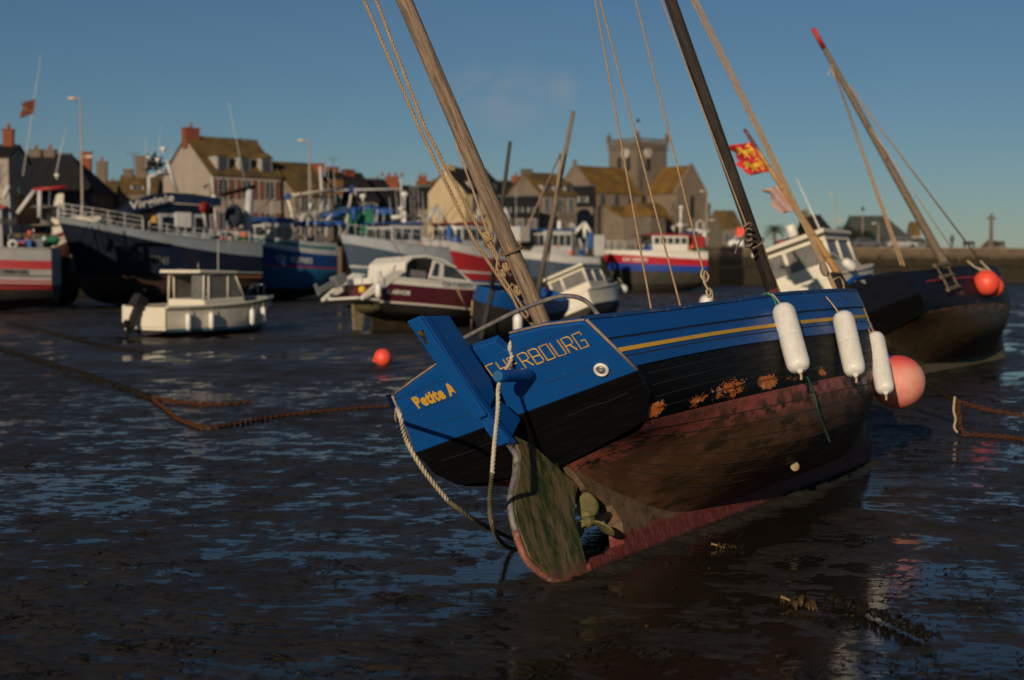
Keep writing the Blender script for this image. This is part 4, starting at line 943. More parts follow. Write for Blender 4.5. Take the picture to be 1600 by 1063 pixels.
# ---- red trawler, bow left
yaw = -140; M = frame(quarter(800, 101, yaw, 4.2), yaw)
t_ = thing('trawler', 'red trawler with white bulwark, half hidden by the grey wooden mast', 'trawler', M, 'fishing boats along the quay')
lf = work_loft(7.4, 4.2, 4.1, 3.3, 1.1, (.8, .5), 1.0, mid=.4)
work_hull(t_, lf, [BOTK, LTBLUE, RED, WHITE2], [0, 1, 2, 2, 3])
mb = MB(); lf.strip(mb, 2.75, 2.92, .04, 0, 8, 1); mb.build('stripe', WHITE2, t_)
hp = lambda x, y, d_=0.0: hit(M, x, y, (0, 1, 0), d_)
wheelhouse(t_, 2.4, 4.8, 1.35, 3.2, 5.0, WHITE2, RED, (3, 3), visor=.5)
frame_bars('mast', [(hp(748, 345), hp(748, 325)), (hp(740, 340), hp(758, 338)), (hp(800, 350), hp(788, 325))], .12, WHITE2, t_)
stick('antenna', hp(752, 335), hp(755, 280), .03, WHITE2, t_, .01); stick('antenna', hp(806, 350), hp(806, 290), .03, WHITE2, t_, .01)
mb = MB(); mb.box(hp(812, 366, 0), (1.2, 1.0, 1.1)); mb.build('deck_house', WHITE2, t_, bevel=.05)
clutter(t_, lf, 15, 3.1, .3, 6, 1.4)
# ---- small white trawler with blue roof
yaw = -118; M = frame(quarter(938, 106, yaw, 3.8), yaw)
t_ = thing('trawler', 'white trawler with flat blue roof, behind the tilted white cabin boat', 'trawler', M, 'fishing boats along the quay')
lf = work_loft(5.6, 3.8, 3.3, 2.8, 1.2, (.55, .55), .8, mid=.5)
work_hull(t_, lf, [BOTK, WHITE2, STEELBLUE], [0, 0, 2, 2, 1])
hp = lambda x, y, d_=0.0: hit(M, x, y, (0, 1, 0), d_)
wheelhouse(t_, 2.2, 4.6, 1.3, 2.9, 4.75, WHITE2, BLUETARP, (3, 4), visor=.5)
frame_bars('mast', [(hp(873, 375), hp(874, 345)), (hp(867, 370), hp(878, 358))], .16, WHITE, t_)
dome(t_, hp(893, 352), .18)
frame_bars('a_frame', [(hp(897, 366), hp(913, 348)), (hp(913, 348), hp(926, 368)), (hp(913, 350), hp(914, 372))], .14, WHITE, t_)
mb = MB(); mb.ball(hp(922, 378, .3), .5, 12, sq=(.5, .5, 1.5)); mb.build('tarpaulin', BLUETARP, t_)
mb = MB(); mb.box(hp(936, 384, .8), (.7, .5, 1.6)); mb.build('deck_locker', WHITE2, t_, bevel=.05)
frame_bars('net_pole', [(hp(905, 372), hp(912, 400)), (hp(918, 372), hp(916, 398)), (hp(900, 372), hp(898, 352))], .10, GREY, t_)
clutter(t_, lf, 16, 2.8, .3, 4.8, 1.2)
# ---- red, white and blue trawler by the church
yaw = -104; M = frame(quarter(1106, 116, yaw, 3.8), yaw)
t_ = thing('trawler', 'bright red and white trawler with a blue waterline band, below the church', 'trawler', M, 'fishing boats along the quay')
lf = work_loft(7.9, 3.8, 3.45, 3.3, 1.62, (.62, .30), .8, mid=.48)
work_hull(t_, lf, [pmat('muddy_bottom', (.05, .045, .03), (.028, .026, .018), 1.5, rough=.8, fine=.3), pmat('royal_blue_band', (.01, .05, .28), rough=.5), pmat('bright_red_hull', (.42, .014, .022), (.36, .012, .018), 2, rough=.4), WHITE], [0, 0, 1, 2, 3])
side_text('registration', 'CH 755977', lf, M, t_, 973, 1013, 3.45, .30, WHITE, bold=.05)
hp = lambda x, y, d_=0.0: hit(M, x, y, (0, 1, 0), d_)
wh = wheelhouse(t_, 1.6, 4.7, 1.4, 2.9, 4.6, WHITE, RED, (3, 5), visor=.8, zc=.76, band=.30)
rail(t_, lf, 4.5, 8.0, .75, 6, bars=3)
frame_bars('mast', [(hp(1063, 372), hp(1064, 322)), (hp(1055, 352), hp(1074, 352))], .11, WHITE, t_); dome(t_, hp(1064, 324), .2); dome(t_, hp(1053, 356), .24)
frame_bars('gantry', [(hp(1098, 392), hp(1101, 362)), (hp(1090, 395, -.8), hp(1101, 362, -.8)), (hp(1074, 362), hp(1108, 362))], .2, WHITE, t_)
mb = MB(); mb.ball(hp(1080, 363), .35, 12, sq=(2.0, 1, .45)); mb.build('tarpaulin', BLUETARP, t_)
frame_bars('aerial_ring', [(hp(1090, 362), hp(1088, 350)), (hp(1088, 350), hp(1094, 344)), (hp(1094, 344), hp(1099, 348)), (hp(1099, 348), hp(1100, 360))], .07, WHITE2, t_)
mb = MB(); mb.box(hp(1028, 386, .9), (.7, .5, .8)); mb.build('deck_locker', RED, t_, bevel=.04)
mb = MB(); mb.box(hp(1017, 388, .9), (.6, .4, .5)); mb.build('fish_box', BLUETARP, t_, bevel=.04)
mb = MB(); mb.box(hp(1088, 384, .2), (1.0, 1.2, 1.6)); mb.build('engine_casing', RED, t_, bevel=.05)
clutter(t_, lf, 18, 3.0, .3, 5, 1.2)
# ================================================================== small boats on the mud
def little_fender(p, label, hgt=.55, r_=.10, mt=None, grp='small fenders on the motor boats', hang=.35):
    f = thing('fender', label, 'fender', Matrix.Translation(Vector(p)), grp)
    mb = MB(); mb.lathe([(.02, 0), (r_*.7, .03), (r_, r_*.9), (r_, hgt-r_*.9), (r_*.7, hgt-.03), (.02, hgt)], 16); mb.build('body', mt or FEN, f)
    mb = MB(); mb.tube([(0, 0, hgt), (0, .03, hgt+hang)], .012, 6); mb.build('rope', PALEROPE, f); return f
# ---- white boat with black outboard
M = frame(G(226, 527), 32, 0, -.6)
t_ = thing('motor_boat', 'small white motor boat with upright cabin and black outboard, upright on mud', 'motor boat', M)
lf = work_loft(5.3, 2.15, 1.22, .93, .22, (.10, .10), .45, mid=.6)
work_hull(t_, lf, [BOTK, pmat('pale_blue_waterline', (.10, .24, .36), rough=.5), BONE, BONE], [0, 0, 2, 2, 3], .28, BONE)
mb = MB(); lf.strip(mb, 1.8, 2.15, .012, 0, 8, -1); lf.strip(mb, 1.8, 2.15, .012, 0, 8, 1); mb.build('waterline_stripe', pmat('pale_blue_waterline', (.1, .24, .36)), t_)
mb = MB(); lf.strip(mb, 4.0, 4.25, .02, 0, 8, -1); mb.build('rubbing_strip', pmat('olive_trim', (.16, .17, .09), rough=.6), t_)
mb = MB(); mb.prism([(-.93, .31), (.93, .31), (.93, .93), (.40, .93), (.36, .62), (-.12, .62), (-.16, .93), (-.93, .93)], -.055, -.005, 'yz'); mb.build('transom', BONE, t_, recalc=True, bevel=.02)
hp = lambda x, y, d_=-.75: hit(M, x, y, (0, 1, 0), d_)
mb = MB(); mb.prism([(1.75, .92), (3.7, 1.0), (3.55, 1.22), (1.75, 1.15)], -.80, .80); mb.prism([(3.5, 1.0), (5.0, 1.12), (5.0, 1.22), (3.5, 1.24)], -.55, .55); cb = mb.build('cabin', BONE, t_, recalc=True, bevel=.03)
mb = MB()
for y in (-.76, .76):
    for a, b in (((1.75, 1.1), (1.78, 1.98)), ((2.85, 1.15), (2.85, 1.98)), ((3.62, 1.2), (3.15, 1.98)), ((1.78, 1.96), (3.2, 1.96)), ((2.0, 1.12), (1.98, 1.98))): mb.tube([(a[0], y, a[1]), (b[0], y, b[1])], .03, 6)
mb.build('cabin_posts', BONE, cb)
mb = MB(); mb.prism([(1.45, 1.98), (3.25, 1.98), (3.2, 2.05), (1.5, 2.08)], -.88, .88); mb.build('roof', BONE, cb, recalc=True, bevel=.03)
for y in (-.76, .76):
    for poly in ([(2.0, 1.16), (2.82, 1.18), (2.82, 1.94), (2.0, 1.94)], [(2.88, 1.2), (3.58, 1.22), (3.14, 1.94), (2.88, 1.94)]):
        mb = MB(); mb.prism(poly, y-.006, y+.006); mb.build('window', SHADEGL, cb)
for y0, y1 in ((-.7, .0), (.0, .7)):
    mb = MB(); mb.add([(3.60, y0, 1.24), (3.60, y1, 1.24), (3.17, y1, 1.94), (3.17, y0, 1.94)], [(0, 1, 2, 3)]); mb.build('windscreen', SHADEGL, cb)
mb = MB(); mb.add([(1.74, -.74, 1.16), (1.74, -.25, 1.16), (1.77, -.25, 1.94), (1.77, -.74, 1.94)], [(0, 1, 2, 3)]); mb.build('rear_window', SHADEGL, cb)
mb = MB(); mb.box((3.95, -.56, 1.14), (.9, .02, .13)); mb.build('side_window', pmat('teal_strip', (.03, .12, .12), rough=.4), cb)
frame_bars('bow_rail', [((3.9, -.62, 1.15), (4.0, -.62, 1.5)), ((4.0, -.62, 1.5), (5.1, -.28, 1.62)), ((5.1, -.28, 1.62), (5.1, .28, 1.62)), ((5.1, .28, 1.62), (4.0, .62, 1.5)), ((4.6, -.48, 1.2), (4.6, -.45, 1.55)), ((5.1, -.28, 1.2), (5.1, -.28, 1.62)), ((5.1, .28, 1.2), (5.1, .28, 1.62))], .014, CHROME, t_)
stick('whip_antenna', (2.9, -.3, 2.05), (2.9, -.3, 3.1), .014, WHITE, t_, .006); stick('light_pole', (1.8, -.5, 2.05), (1.8, -.5, 2.32), .02, CHROME, t_)
# outboard
Mo = Matrix.Translation((-.05, .12, .55)) @ Matrix.Rotation(R(28), 4, 'Y')
ob_ = None
mb = MB(); mb.box((-.28, 0, .45), (.55, .34, .42), Mo, taper=(.8, .8)); ob_ = mb.build('outboard', BLACK, t_, bevel=.05)
mb = MB(); mb.box((-.26, 0, -.05), (.24, .16, .7), Mo); mb.box((-.30, 0, -.45), (.5, .1, .12), Mo); mb.box((-.27, 0, -.58), (.2, .03, .3), Mo); mb.build('leg', BLACK, ob_, bevel=.02)
mb = MB()
for k in range(3): a_ = k*2.1; mb.box((-.55, .1*math.cos(a_), -.45+.1*math.sin(a_)), (.04, .12, .12), Mo)
mb.build('propeller', DARKIRON, ob_)
for x, y, wch in ((290, 519, 'nearer the stern of the upright white boat'), (325, 517, 'amidships on the upright white boat'), (389, 508, 'under the bow rail of the upright white boat'), (406, 498, 'at the stem of the upright white boat')):
    u = find_u(lf, M, 4, x, -1); q = M @ lf.pt(u, 4.0, -1, .12); little_fender(q-Vector((0, 0, .62)), 'white cylindrical fender hanging '+wch, .55, .085, hang=.12)
# ---- burgundy pilothouse boat
M = frame(P(566, 415, 48)*1.0+Vector((0, 0, .42-2.2)), 46, 3, -5.5)
t_ = thing('motor_boat', 'burgundy and white motor boat with curved hardtop and tilted grey outboard', 'motor boat', M)
lf = work_loft(5.9, 2.4, 1.66, 1.36, .50, (.20, .24), .7, mid=.10)
work_hull(t_, lf, [BOTK, BONE, MAROON, WHITE], [0, 0, 1, 2, 3], .25, WHITE)
hp = lambda x, y, d_=-1.0: hit(M, x, y, (0, 1, 0), d_)
side_text('name_lettering', 'k. ARVOR', lf, M, t_, 603, 640, 3.55, .16, WHITE, -1, .03, .3)
side_text('registration', 'CH C48079', lf, M, t_, 690, 736, 4.5, .16, pmat('grey_lettering', (.14, .15, .16)), -1, .0)
mb = MB(); mb.prism([(-.95, .62), (-.2, 1.25), (.35, 1.62), (.9, 1.62), (.0, .95), (-.9, .50)], -1.12, -1.02); mb.prism([(-.95, .62), (-.2, 1.25), (.35, 1.62), (.9, 1.62), (.0, .95), (-.9, .50)], 1.02, 1.12); mb.build('stern_wing', WHITE, t_, recalc=True, bevel=.03)
mb = MB(); mb.box((-.55, 0, .58), (.95, 2.0, .08)); mb.build('bathing_platform', WHITE, t_, bevel=.02)
prof = [(.9, 1.40), (.95, 1.95), (1.25, 2.20), (1.9, 2.30), (2.7, 2.22), (3.3, 2.02)]
mb = MB(); mb.prism(prof+[(3.3, 1.94), (2.7, 2.12), (1.9, 2.20), (1.3, 2.10), (1.05, 1.9), (1.0, 1.40)], -.98, .98); mb.build('hardtop', WHITE, t_, recalc=True, bevel=.02)
mb = MB()
for y in (-.9, .9): mb.prism([(2.1, 1.5), (4.2, 1.5), (3.3, 2.0), (2.3, 2.15)], y-.03, y+.03)
wsd = mb.build('cabin_side', WHITE, t_, recalc=True)
for s_ in (-1, 1):
    mb = MB(); mb.prism([(2.75, 1.6), (3.85, 1.6), (3.3, 1.95), (2.75, 2.06)], s_*.935-.004, s_*.935+.004); mb.build('window', GLASS, t_)
    mb = MB(); mb.prism([(2.2, 1.6), (2.5, 1.6), (2.55, 2.05), (2.35, 2.05)], s_*.935-.004, s_*.935+.004); mb.build('window', GLASS, t_)
mb = MB(); mb.add([(4.15, -.8, 1.55), (4.15, .8, 1.55), (3.32, .8, 1.98), (3.32, -.8, 1.98)], [(0, 1, 2, 3)]); mb.build('windscreen', GLASS, t_)
mb = MB(); mb.box((1.6, 0, 1.5), (1.0, 1.6, .5)); mb.build('cockpit_seat', pmat('grey_canvas', (.16, .16, .15), rough=.8), t_, bevel=.05)
mb = MB(); mb.prism([(1.0, 1.4), (1.6, 1.5), (2.3, 1.5), (2.3, 2.15), (1.1, 2.0)], -.02, .02); mb.build('canvas_screen', pmat('grey_canvas', (.16, .16, .15)), t_)
mb = MB(); mb.prism([(.4, -.45), (1.2, -.42), (3.8, -.05), (3.8, .12), (.4, .1)], -.07, .07); mb.build('skeg', pmat('brown_weedy_skeg', (.02, .016, .008), (.05, .036, .018), 5, rough=.9, spec=.1), t_)
mb = MB(); mb.prism([(-.35, -.42), (-.05, -.42), (.1, .5), (-.45, .5)], -.06, .06); mb.build('stern_drive', pmat('pale_weedy_drive', (.22, .17, .10), (.10, .09, .04), 6, rough=.85), t_)
mb = MB(); mb.ball((.0, -.3, .35), .35, 12, sq=(1.3, 1.6, .6)); mb.build('weed_growth', pmat('olive_weed', (.035, .035, .008), (.07, .06, .02), 14, rough=.9, bump=.6), t_)
Mo = Matrix.Translation((-1.0, .4, 1.0)) @ Matrix.Rotation(R(62), 4, 'Y')
mb = MB(); mb.box((-.1, 0, .35), (.42, .34, .55), Mo, taper=(.75, .75)); ob_ = mb.build('outboard', pmat('grey_outboard', (.11, .12, .12), (.16, .17, .17), 5, rough=.45), t_, bevel=.06)
mb = MB(); mb.box((-.1, 0, -.25), (.2, .14, .75), Mo); mb.box((-.16, 0, -.62), (.42, .1, .12), Mo); mb.build('leg', pmat('grey_outboard', (.1, .1, .1)), ob_, bevel=.02)
stick('whip_antenna', (1.2, -.6, 2.1), (.55, -.6, 2.75), .012, BLACK, t_, .006)
frame_bars('cleat', [((.4, -1.05, 1.62), (.5, -1.05, 1.78)), ((-.1, -1.05, 1.3), (-.15, -1.05, 1.55))], .02, BLACK, t_)
q = P(566, 453, 47.0); f_ = thing('round_buoy', 'small yellow round fender hanging at the stern of the burgundy boat', 'buoy', Matrix.Translation(q))
mb = MB(); mb.ball((0, 0, 0), .135, 18); mb.build('body', pmat('yellow_plastic', (.72, .44, .02), rough=.4), f_); mb = MB(); mb.tube([(0, 0, .13), (.0, .12, .62)], .012, 6); mb.build('rope', GREENROPE, f_)
little_fender(P(591, 466, 46.8), 'white cylindrical fender on the burgundy boat', .50, .10)
# ---- tilted white cabin boats
def cabin_boat(label, M, k=1.0, trim_m=None):
    t_ = thing('cabin_boat', label, 'cabin boat', M)
    lf = work_loft(4.7*k, 1.95*k, 1.5*k, 1.12*k, .55*k, (.12*k, .12*k), .55*k, mid=.5)
    work_hull(t_, lf, [BOTK, trim_m, BONE], [0, 0, 2, 2, 2], .12*k, BONE)
    mb = MB(); lf.strip(mb, 1.92, 2.12, .015, 0, 8, -1); lf.strip(mb, 1.92, 2.12, .015, 0, 8, 1); mb.build('waterline_stripe', trim_m, t_)
    mb = MB(); mb.box((-.02, 0, .85*k), (.05, 1.66*k, .60*k)); mb.build('transom', BONE, t_, bevel=.02)
    mb = MB(); mb.box((-.055, -.1*k, .85*k), (.03, .55*k, .34*k)); mb.box((-.055, 0, 1.1*k), (.04, 1.7*k, .05*k)); mb.build('transom_door', WHITE, t_, bevel=.01)
    x0, x1, hw, z0, z1 = .75*k, 2.6*k, .74*k, 1.05*k, 2.05*k
    mb = MB()
    mb.prism([(x0, z0), (x1+.3*k, z0), (x1+.25*k, z0+.42*k), (x0, z0+.42*k)], -hw, hw)
    for y in (-hw+.05*k, hw-.05*k):
        for xa, xb in ((x0+.05*k, x0+.05*k), (x0+.95*k, x0+.95*k), (x1+.2*k, x1)): mb.tube([(xa, y, z0+.4*k), (xb, y, z1)], .055*k, 6)
    mb.tube([(x0+.05*k, .22*k, z0+.4*k), (x0+.05*k, .22*k, z1)], .055*k, 6)
    mb.box(((x0+x1)/2, 0, z1-.06*k), (x1-x0, 2*hw, .12*k)); cb = mb.build('cabin', BONE, t_, recalc=True)
    mb = MB(); mb.prism([(x0-.25*k, z1), (x1+.15*k, z1), (x1+.1*k, z1+.08*k), (x0-.2*k, z1+.1*k)], -hw-.08*k, hw+.08*k); mb.build('roof', BONE, cb, recalc=True, bevel=.025)
    for y0, y1 in ((-hw+.1*k, .17*k), (.27*k, hw-.1*k)):
        mb = MB(); mb.box((x0+.05*k, (y0+y1)/2, z0+.68*k), (.012, y1-y0, .5*k)); mb.build('window', SHADEGL, cb)
    for s_ in (-1, 1):
        for xa, xb in ((x0+.1*k, x0+.9*k), (x0+1.0*k, x1+.05*k)): mb = MB(); mb.box(((xa+xb)/2, s_*(hw-.05*k), z0+.68*k), (xb-xa, .012, .5*k)); mb.build('window', SHADEGL, cb)
    mb = MB(); mb.add([(x1+.2*k, -hw+.1*k, z0+.44*k), (x1+.2*k, hw-.1*k, z0+.44*k), (x1, hw-.1*k, z1-.1*k), (x1, -hw+.1*k, z1-.1*k)], [(0, 1, 2, 3)]); mb.build('windscreen', SHADEGL, cb)
    mb = MB(); mb.prism([(2.8*k, 1.1*k), (4.3*k, 1.35*k), (4.2*k, 1.5*k), (2.8*k, 1.5*k)], -.45*k, .45*k); mb.build('foredeck', BONE, t_, recalc=True, bevel=.03)
    frame_bars('bow_rail', [((2.9*k, -.7*k, 1.3*k), (2.9*k, -.7*k, 1.62*k)), ((2.9*k, -.7*k, 1.62*k), (4.6*k, -.3*k, 1.85*k)), ((4.6*k, -.3*k, 1.85*k), (4.6*k, .3*k, 1.85*k)), ((4.6*k, .3*k, 1.85*k), (2.9*k, .7*k, 1.62*k)), ((3.8*k, -.5*k, 1.4*k), (3.8*k, -.49*k, 1.73*k)), ((4.6*k, -.3*k, 1.5*k), (4.6*k, -.3*k, 1.85*k))], .016*k, CHROME, t_)
    return t_, lf
DKBL = pmat('dark_blue_trim', (.008, .05, .10), (.01, .04, .08), 3, rough=.5)
o = P(903, 415, 49); o.z = .05
cb1, lf1 = cabin_boat('white cabin boat with dark blue waterline, leaning left, in mid harbour', frame(o, 22, 22), .98, DKBL)
q = thing('round_buoy', 'small white round buoy at the bow of the leaning cabin boat in mid harbour', 'buoy', Matrix.Translation(P(974, 452, 53)))
mb = MB(); mb.ball((0, 0, 0), .17, 16); mb.build('body', FEN, q); mb = MB(); mb.tube([(0, 0, .15), (-.2, -.1, .42)], .015, 6); mb.build('rope', PALEROPE, q)
q = thing('round_buoy', 'small yellow buoy beside the grey wooden mast, at a white stern', 'buoy', Matrix.Translation(P(857, 487, 47))); mb = MB(); mb.ball((0, 0, 0), .2, 16, sq=(.8, .8, 1.6)); mb.build('body', pmat('yellow_plastic', (.7, .4, .02)), q)
q = thing('round_buoy', 'small orange buoy beside the grey wooden mast, above the blue rail', 'buoy', Matrix.Translation(P(838, 496, 44))); mb = MB(); mb.ball((0, 0, 0), .2, 16, sq=(.8, .8, 1.3)); mb.build('body', ORANGEBUOY, q)
little_fender(P(809, 521, 30), 'white fender standing between the metal hoop and the grey mast', .42, .10, hang=.3)
o = P(1268, 415, 37); o.z = .28
cb2, lf2 = cabin_boat('white cabin boat leaning left behind the dark foremast, with radar and bamboo poles', frame(o, 28, 19), 1.27, DKBL)
hp = lambda x, y, d_=0.0: hit(cb2.matrix_world, x, y, (1, 0, 0), 1.6+d_)
mb = MB(); c_ = hp(1237, 361); mb.lathe([(.12, -.18), (.14, -.16), (.15, .1), (.13, .16), (.06, .18)], 20, Matrix.Translation(c_)); mb.build('radar_dome', WHITE, cb2)
stick('radar_pole', hp(1208, 380), hp(1236, 368), .02, CHROME, cb2); stick('whip_antenna', hp(1300, 400), hp(1244, 278), .03, WHITE, cb2, .012)
f_ = little_fender(P(1337, 421, 37.5), 'white fender lying on the foredeck of the leaning cabin boat with radar', .42, .13); f_.rotation_euler = (0, R(-55), 0)
# bamboo marker pole with Norman flag
bp = thing('marker_pole', 'bamboo pole with a red and yellow flag and a tattered pale pennant', 'marker pole')
a, b = P(1312, 432, 30), P(1163, 202, 30)
mb = MB(); pts = [a.lerp(b, i/24) for i in range(25)]; mb.tube(pts, [.085*(1-.55*i/24) for i in range(25)], 10)
m, t, ob, put = new_mat('bamboo'); zz = t.n('ShaderNodeSeparateXYZ', {0: ob}).outputs[2]
c = t.ramp(t.noise(ob, 5, 5, .6), [(.35, (.42, .24, .075)), (.6, (.33, .18, .06))]); c = t.mix(t.step(t.math('FRACT', t.math('MULTIPLY', zz, 2.1)), .93, .97), c, (.12, .06, .03)); c = t.mix(t.step(zz, P(1180, 230, 30).z-.1, P(1180, 230, 30).z), c, (.12, .03, .035))
put('Base Color', c); put('Roughness', .5); mb.build('pole', m, bp)
ft = a.lerp(b, .91); fb = a.lerp(b, .71)
flag_obj('flag', flag_mesh(ft, Vector((-.50, 0, .03)), fb-ft, 30, 18, .11, .15, .12), FLAGM, bp)
pt_, pb_ = a.lerp(b, .62), a.lerp(b, .45)
flag_obj('pennant', flag_mesh(pt_, Vector((-.34, 0, -.04)), pb_-pt_, 16, 16, .06, .06, .16), pmat('faded_pink_rag', (.44, .36, .33), (.38, .22, .19), 8, rough=.85, c3=(.5, .46, .42)), bp)
# ---- blue lugger in mid harbour
Mk = .86; yaw = -166; fdir = Vector((math.sin(R(yaw)), math.cos(R(yaw)), 0)); bowp = P(748, 415, 36.5); bowp.z = .05
M = frame(bowp-fdir*7.2*Mk, yaw, 14, 0)
t_ = thing('sailing_boat', 'small blue and black sailing boat with two bare poles leaning right, mid harbour', 'boat', M)
lugger(t_, M, BOTK, BOTK, paint_blue('bright_blue_paint', (.006, .075, .27)), Mk)
hp = lambda x, y: hit(M, x, y, (0, 1, 0), 0)
FARM2 = pmat('grey_brown_pole', (.13, .105, .075), (.19, .15, .10), 3, rough=.8)
stick('mast', hp(838, 470), hp(896, 174), .085, FARM2, t_, .055, 14); stick('mast', hp(768, 450), hp(797, 222), .06, pmat('dark_green_pole', (.03, .035, .025), (.05, .05, .035), 3, rough=.8), t_, .045, 12)
frame_bars('stay', [(hp(785, 440), hp(876, 240)), (hp(850, 470), hp(876, 240)), (hp(858, 400), hp(880, 235))], .022, TANROPE, t_)
for a_, b_ in ((hp(713, 450), hp(738, 500)), (hp(738, 470), hp(736, 520)), (hp(785, 455), hp(776, 500))): stick('mooring_line', a_, b_, .022, TANROPE, t_, n=6)
# ---- dark lugger at the right
M = frame(G(1388, 596), 34, 22); DM = M
t_ = thing('sailing_boat', 'dark navy wooden sailing boat heeled left, weedy bottom, mast with red tip', 'boat', M)
NV2 = black_topside('worn_navy_topside', (.007, .009, .016), [(2.2, 1.28, .5, .12, .35), (3.2, 1.1, .3, .05, .3)])
WEEDBOT = antifoul('weedy_bottom', (.10, .040, .022), .95, (.040, .026, .013), (.028, .028, .009))
Ld, _ = lugger(t_, M, WEEDBOT, NV2, NV2, 1.13, trm=BKP)
mb = MB(); Ld.strip(mb, 4.30, 4.36, .01, 1.0, 6.8); mb.build('stripe', RED, t_)
mb = MB(); Ld.strip(mb, 3.02, 3.06, .008, .5, 7.5); mb.build('waterline_stripe', pmat('flaking_orange_line', (.22, .07, .02), (.03, .02, .015), 6, rough=.8, thr=(.45, .55)), t_)
hp = lambda x, y, y_=0.0: hit(M, x, y, (0, 1, 0), y_)
mb = MB(); mb.box((4.1, 0, .08), (7.6, .18, .18)); mb.build('false_keel', pmat('pale_weedy_keel', (.10, .08, .05), (.05, .045, .018), 3, rough=.85, c3=(.13, .10, .06)), t_)
a, b = hp(1483, 425), hp(1271, 46)
mb = MB(); pts = [a.lerp(b, i/30) for i in range(31)]; mb.tube(pts, [.105-.055*i/30 for i in range(31)], 12); mm_ = mb.build('mast', FARMAST, t_)
for pl in mm_.data.polygons: pass
tip = a.lerp(b, .93); mb = MB(); mb.tube([a.lerp(b, .925), a.lerp(b, 1.003)], .056, 12); mb.build('mast_tip', pmat('red_mast_tip', (.45, .03, .02), rough=.5), mm_)
frame_bars('stay', [(hp(1301, 105), hp(1408, 415, -.6)), (hp(1306, 120), hp(1413, 416, -.7)), (hp(1300, 100), hp(1533, 410, -.4))], .020, TANROPE, t_)
frame_bars('halyard', [(hp(1340, 170), hp(1500, 408, -.4)), (hp(1298, 100), hp(1305, 125)), (hp(1294, 118), hp(1302, 96))], .012, PALEROPE, t_)
mb = MB(); mb.prism([(-.97, 2.22), (-.52, 2.2), (.05, 1.35), (-.34, 1.13)], -.07, .07); rr = mb.build('rudder', BLACK, t_, recalc=True, bevel=.01)
mb = MB(); mb.prism([(x*1.13, z*1.13) for x, z in bl], -.04, .04); mb.build('rudder_blade', WEEDBOT, rr, recalc=True)
mb = MB(); mb.tube([(-.6, 0, 1.9), (.2, 0, 2.1), (.9, -.1, 2.1)], .05, 8); mb.build('tiller', BLUE, rr)
# rope ladder, buoys
lad = thing('rope_ladder', 'weathered wooden boarding ladder hung over the dark navy boat', 'ladder')
D = lambda x, y, yy: M @ hit(M, x, y, (0, 1, 0), yy)
A0, A1, B0, B1 = D(1461, 412, -1.20), D(1484, 455, -1.36), D(1478, 410, -1.20), D(1498, 450, -1.36)
LW_ = pmat('weathered_ladder', (.14, .10, .05), (.09, .065, .035), 8, rough=.85)
for p_, q_ in ((A0, A1), (B0, B1)): stick('rail', p_, q_, .024, LW_, lad)
for f_ in (.08, .5, .95):
    mb = MB(); p_, q_ = A0.lerp(A1, f_), B0.lerp(B1, f_); mb.box((0, 0, 0), ((q_-p_).length*1.3, .08, .05), basis((p_+q_)/2, q_-p_, (0, 1, .4))); mb.build('rung', LW_, lad)
for (x, y, Yd, r_, lb) in ((1541, 442, 31.0, .265, 'bright orange round buoy hung at the bow of the dark navy boat'), (1553, 448, 32.1, .215, 'orange buoy mostly hidden behind the brighter one at the dark bow')):
    pw_ = D(x, y, -1.42) if r_ > .25 else P(x-1, y, D(1541, 442, -1.42).y+.45); Yd = pw_.y; q = thing('round_buoy', lb, 'buoy', Matrix.Translation(pw_), 'orange buoys')
    mb = MB(); mb.ball((0, 0, 0), r_, 32); mb.build('body', ORANGEBUOY, q)
    tq = P(1512, 408, Yd+.4)-P(x, y, Yd); mb = MB(); mb.rope([(0, 0, r_*.95), tq*.6+Vector((0, 0, .05)), tq], .02); mb.rope([(.05, 0, r_*.95), tq*.55+Vector((.2, 0, .08)), tq+Vector((.28, 0, .0))], .02); mb.build('rope', PALEROPE, q)
g = G(598, 572); q = thing('round_buoy', 'orange round buoy lying alone on the wet mud, left of the blue boat', 'buoy', Matrix.Translation(g+Vector((0, 0, .185))), 'orange buoys')
mb = MB(); mb.ball((0, 0, 0), .195, 32); mb.build('body', ORANGEBUOY, q); mb = MB(); mb.lathe([(.05, -.02), (.04, .03), (.02, .04)], 12, Matrix.Rotation(R(-110), 4, 'Y') @ Matrix.Translation((0, 0, .19))); mb.build('eye', ORANGEBUOY, q)
q = thing('round_buoy', 'white mooring ball on the mud, just above the blue rail amidships', 'buoy', Matrix.Translation(G(1104, 482)+Vector((0, 0, .34)))); mb = MB(); mb.ball((0, 0, 0), .36, 20); mb.build('body', FEN, q); mb = MB(); mb.tube([(0, 0, .34), (0, 0, .5)], .05, 8); mb.build('eye', DARKIRON, q)
# ================================================================== chains and weed on the mud
def chain(mb, pts, ln, r_, n=6):
    P_ = resample(pts, ln*.78)
    for i in range(len(P_)-1):
        a, b = P_[i], P_[i+1]; d = (b-a).normalized(); c_ = (a+b)/2
        s1 = d.cross(Vector((0, 0, 1))).normalized(); s2 = d.cross(s1); sd_ = s1 if i % 2 else (s1*.35+s2*.94)
        hl, hw = ln*.5, ln*.27; ring = []
        for k in range(10):
            th = 2*math.pi*k/10; ring.append(c_+d*(hl-hw)*(1 if math.cos(th) > 0 else -1)+d*hw*math.cos(th)+sd_*hw*math.sin(th))
        mb.tube(ring, r_, 5, 0, None, True)
gz = lambda x, y, z=.03: G(x, y, z)
c1 = thing('mooring_chain', 'dark weedy mooring rope ending in a rusty chain, left of the orange buoy', 'chain')
mb = MB(); pts = spline([gz(-30, 538, .28), gz(40, 556, .22), gz(110, 577, .14), gz(180, 600, .07), gz(225, 616, .05), gz(240, 622, .04)], 10)
mb.rope(pts, .034, 3, .3); 
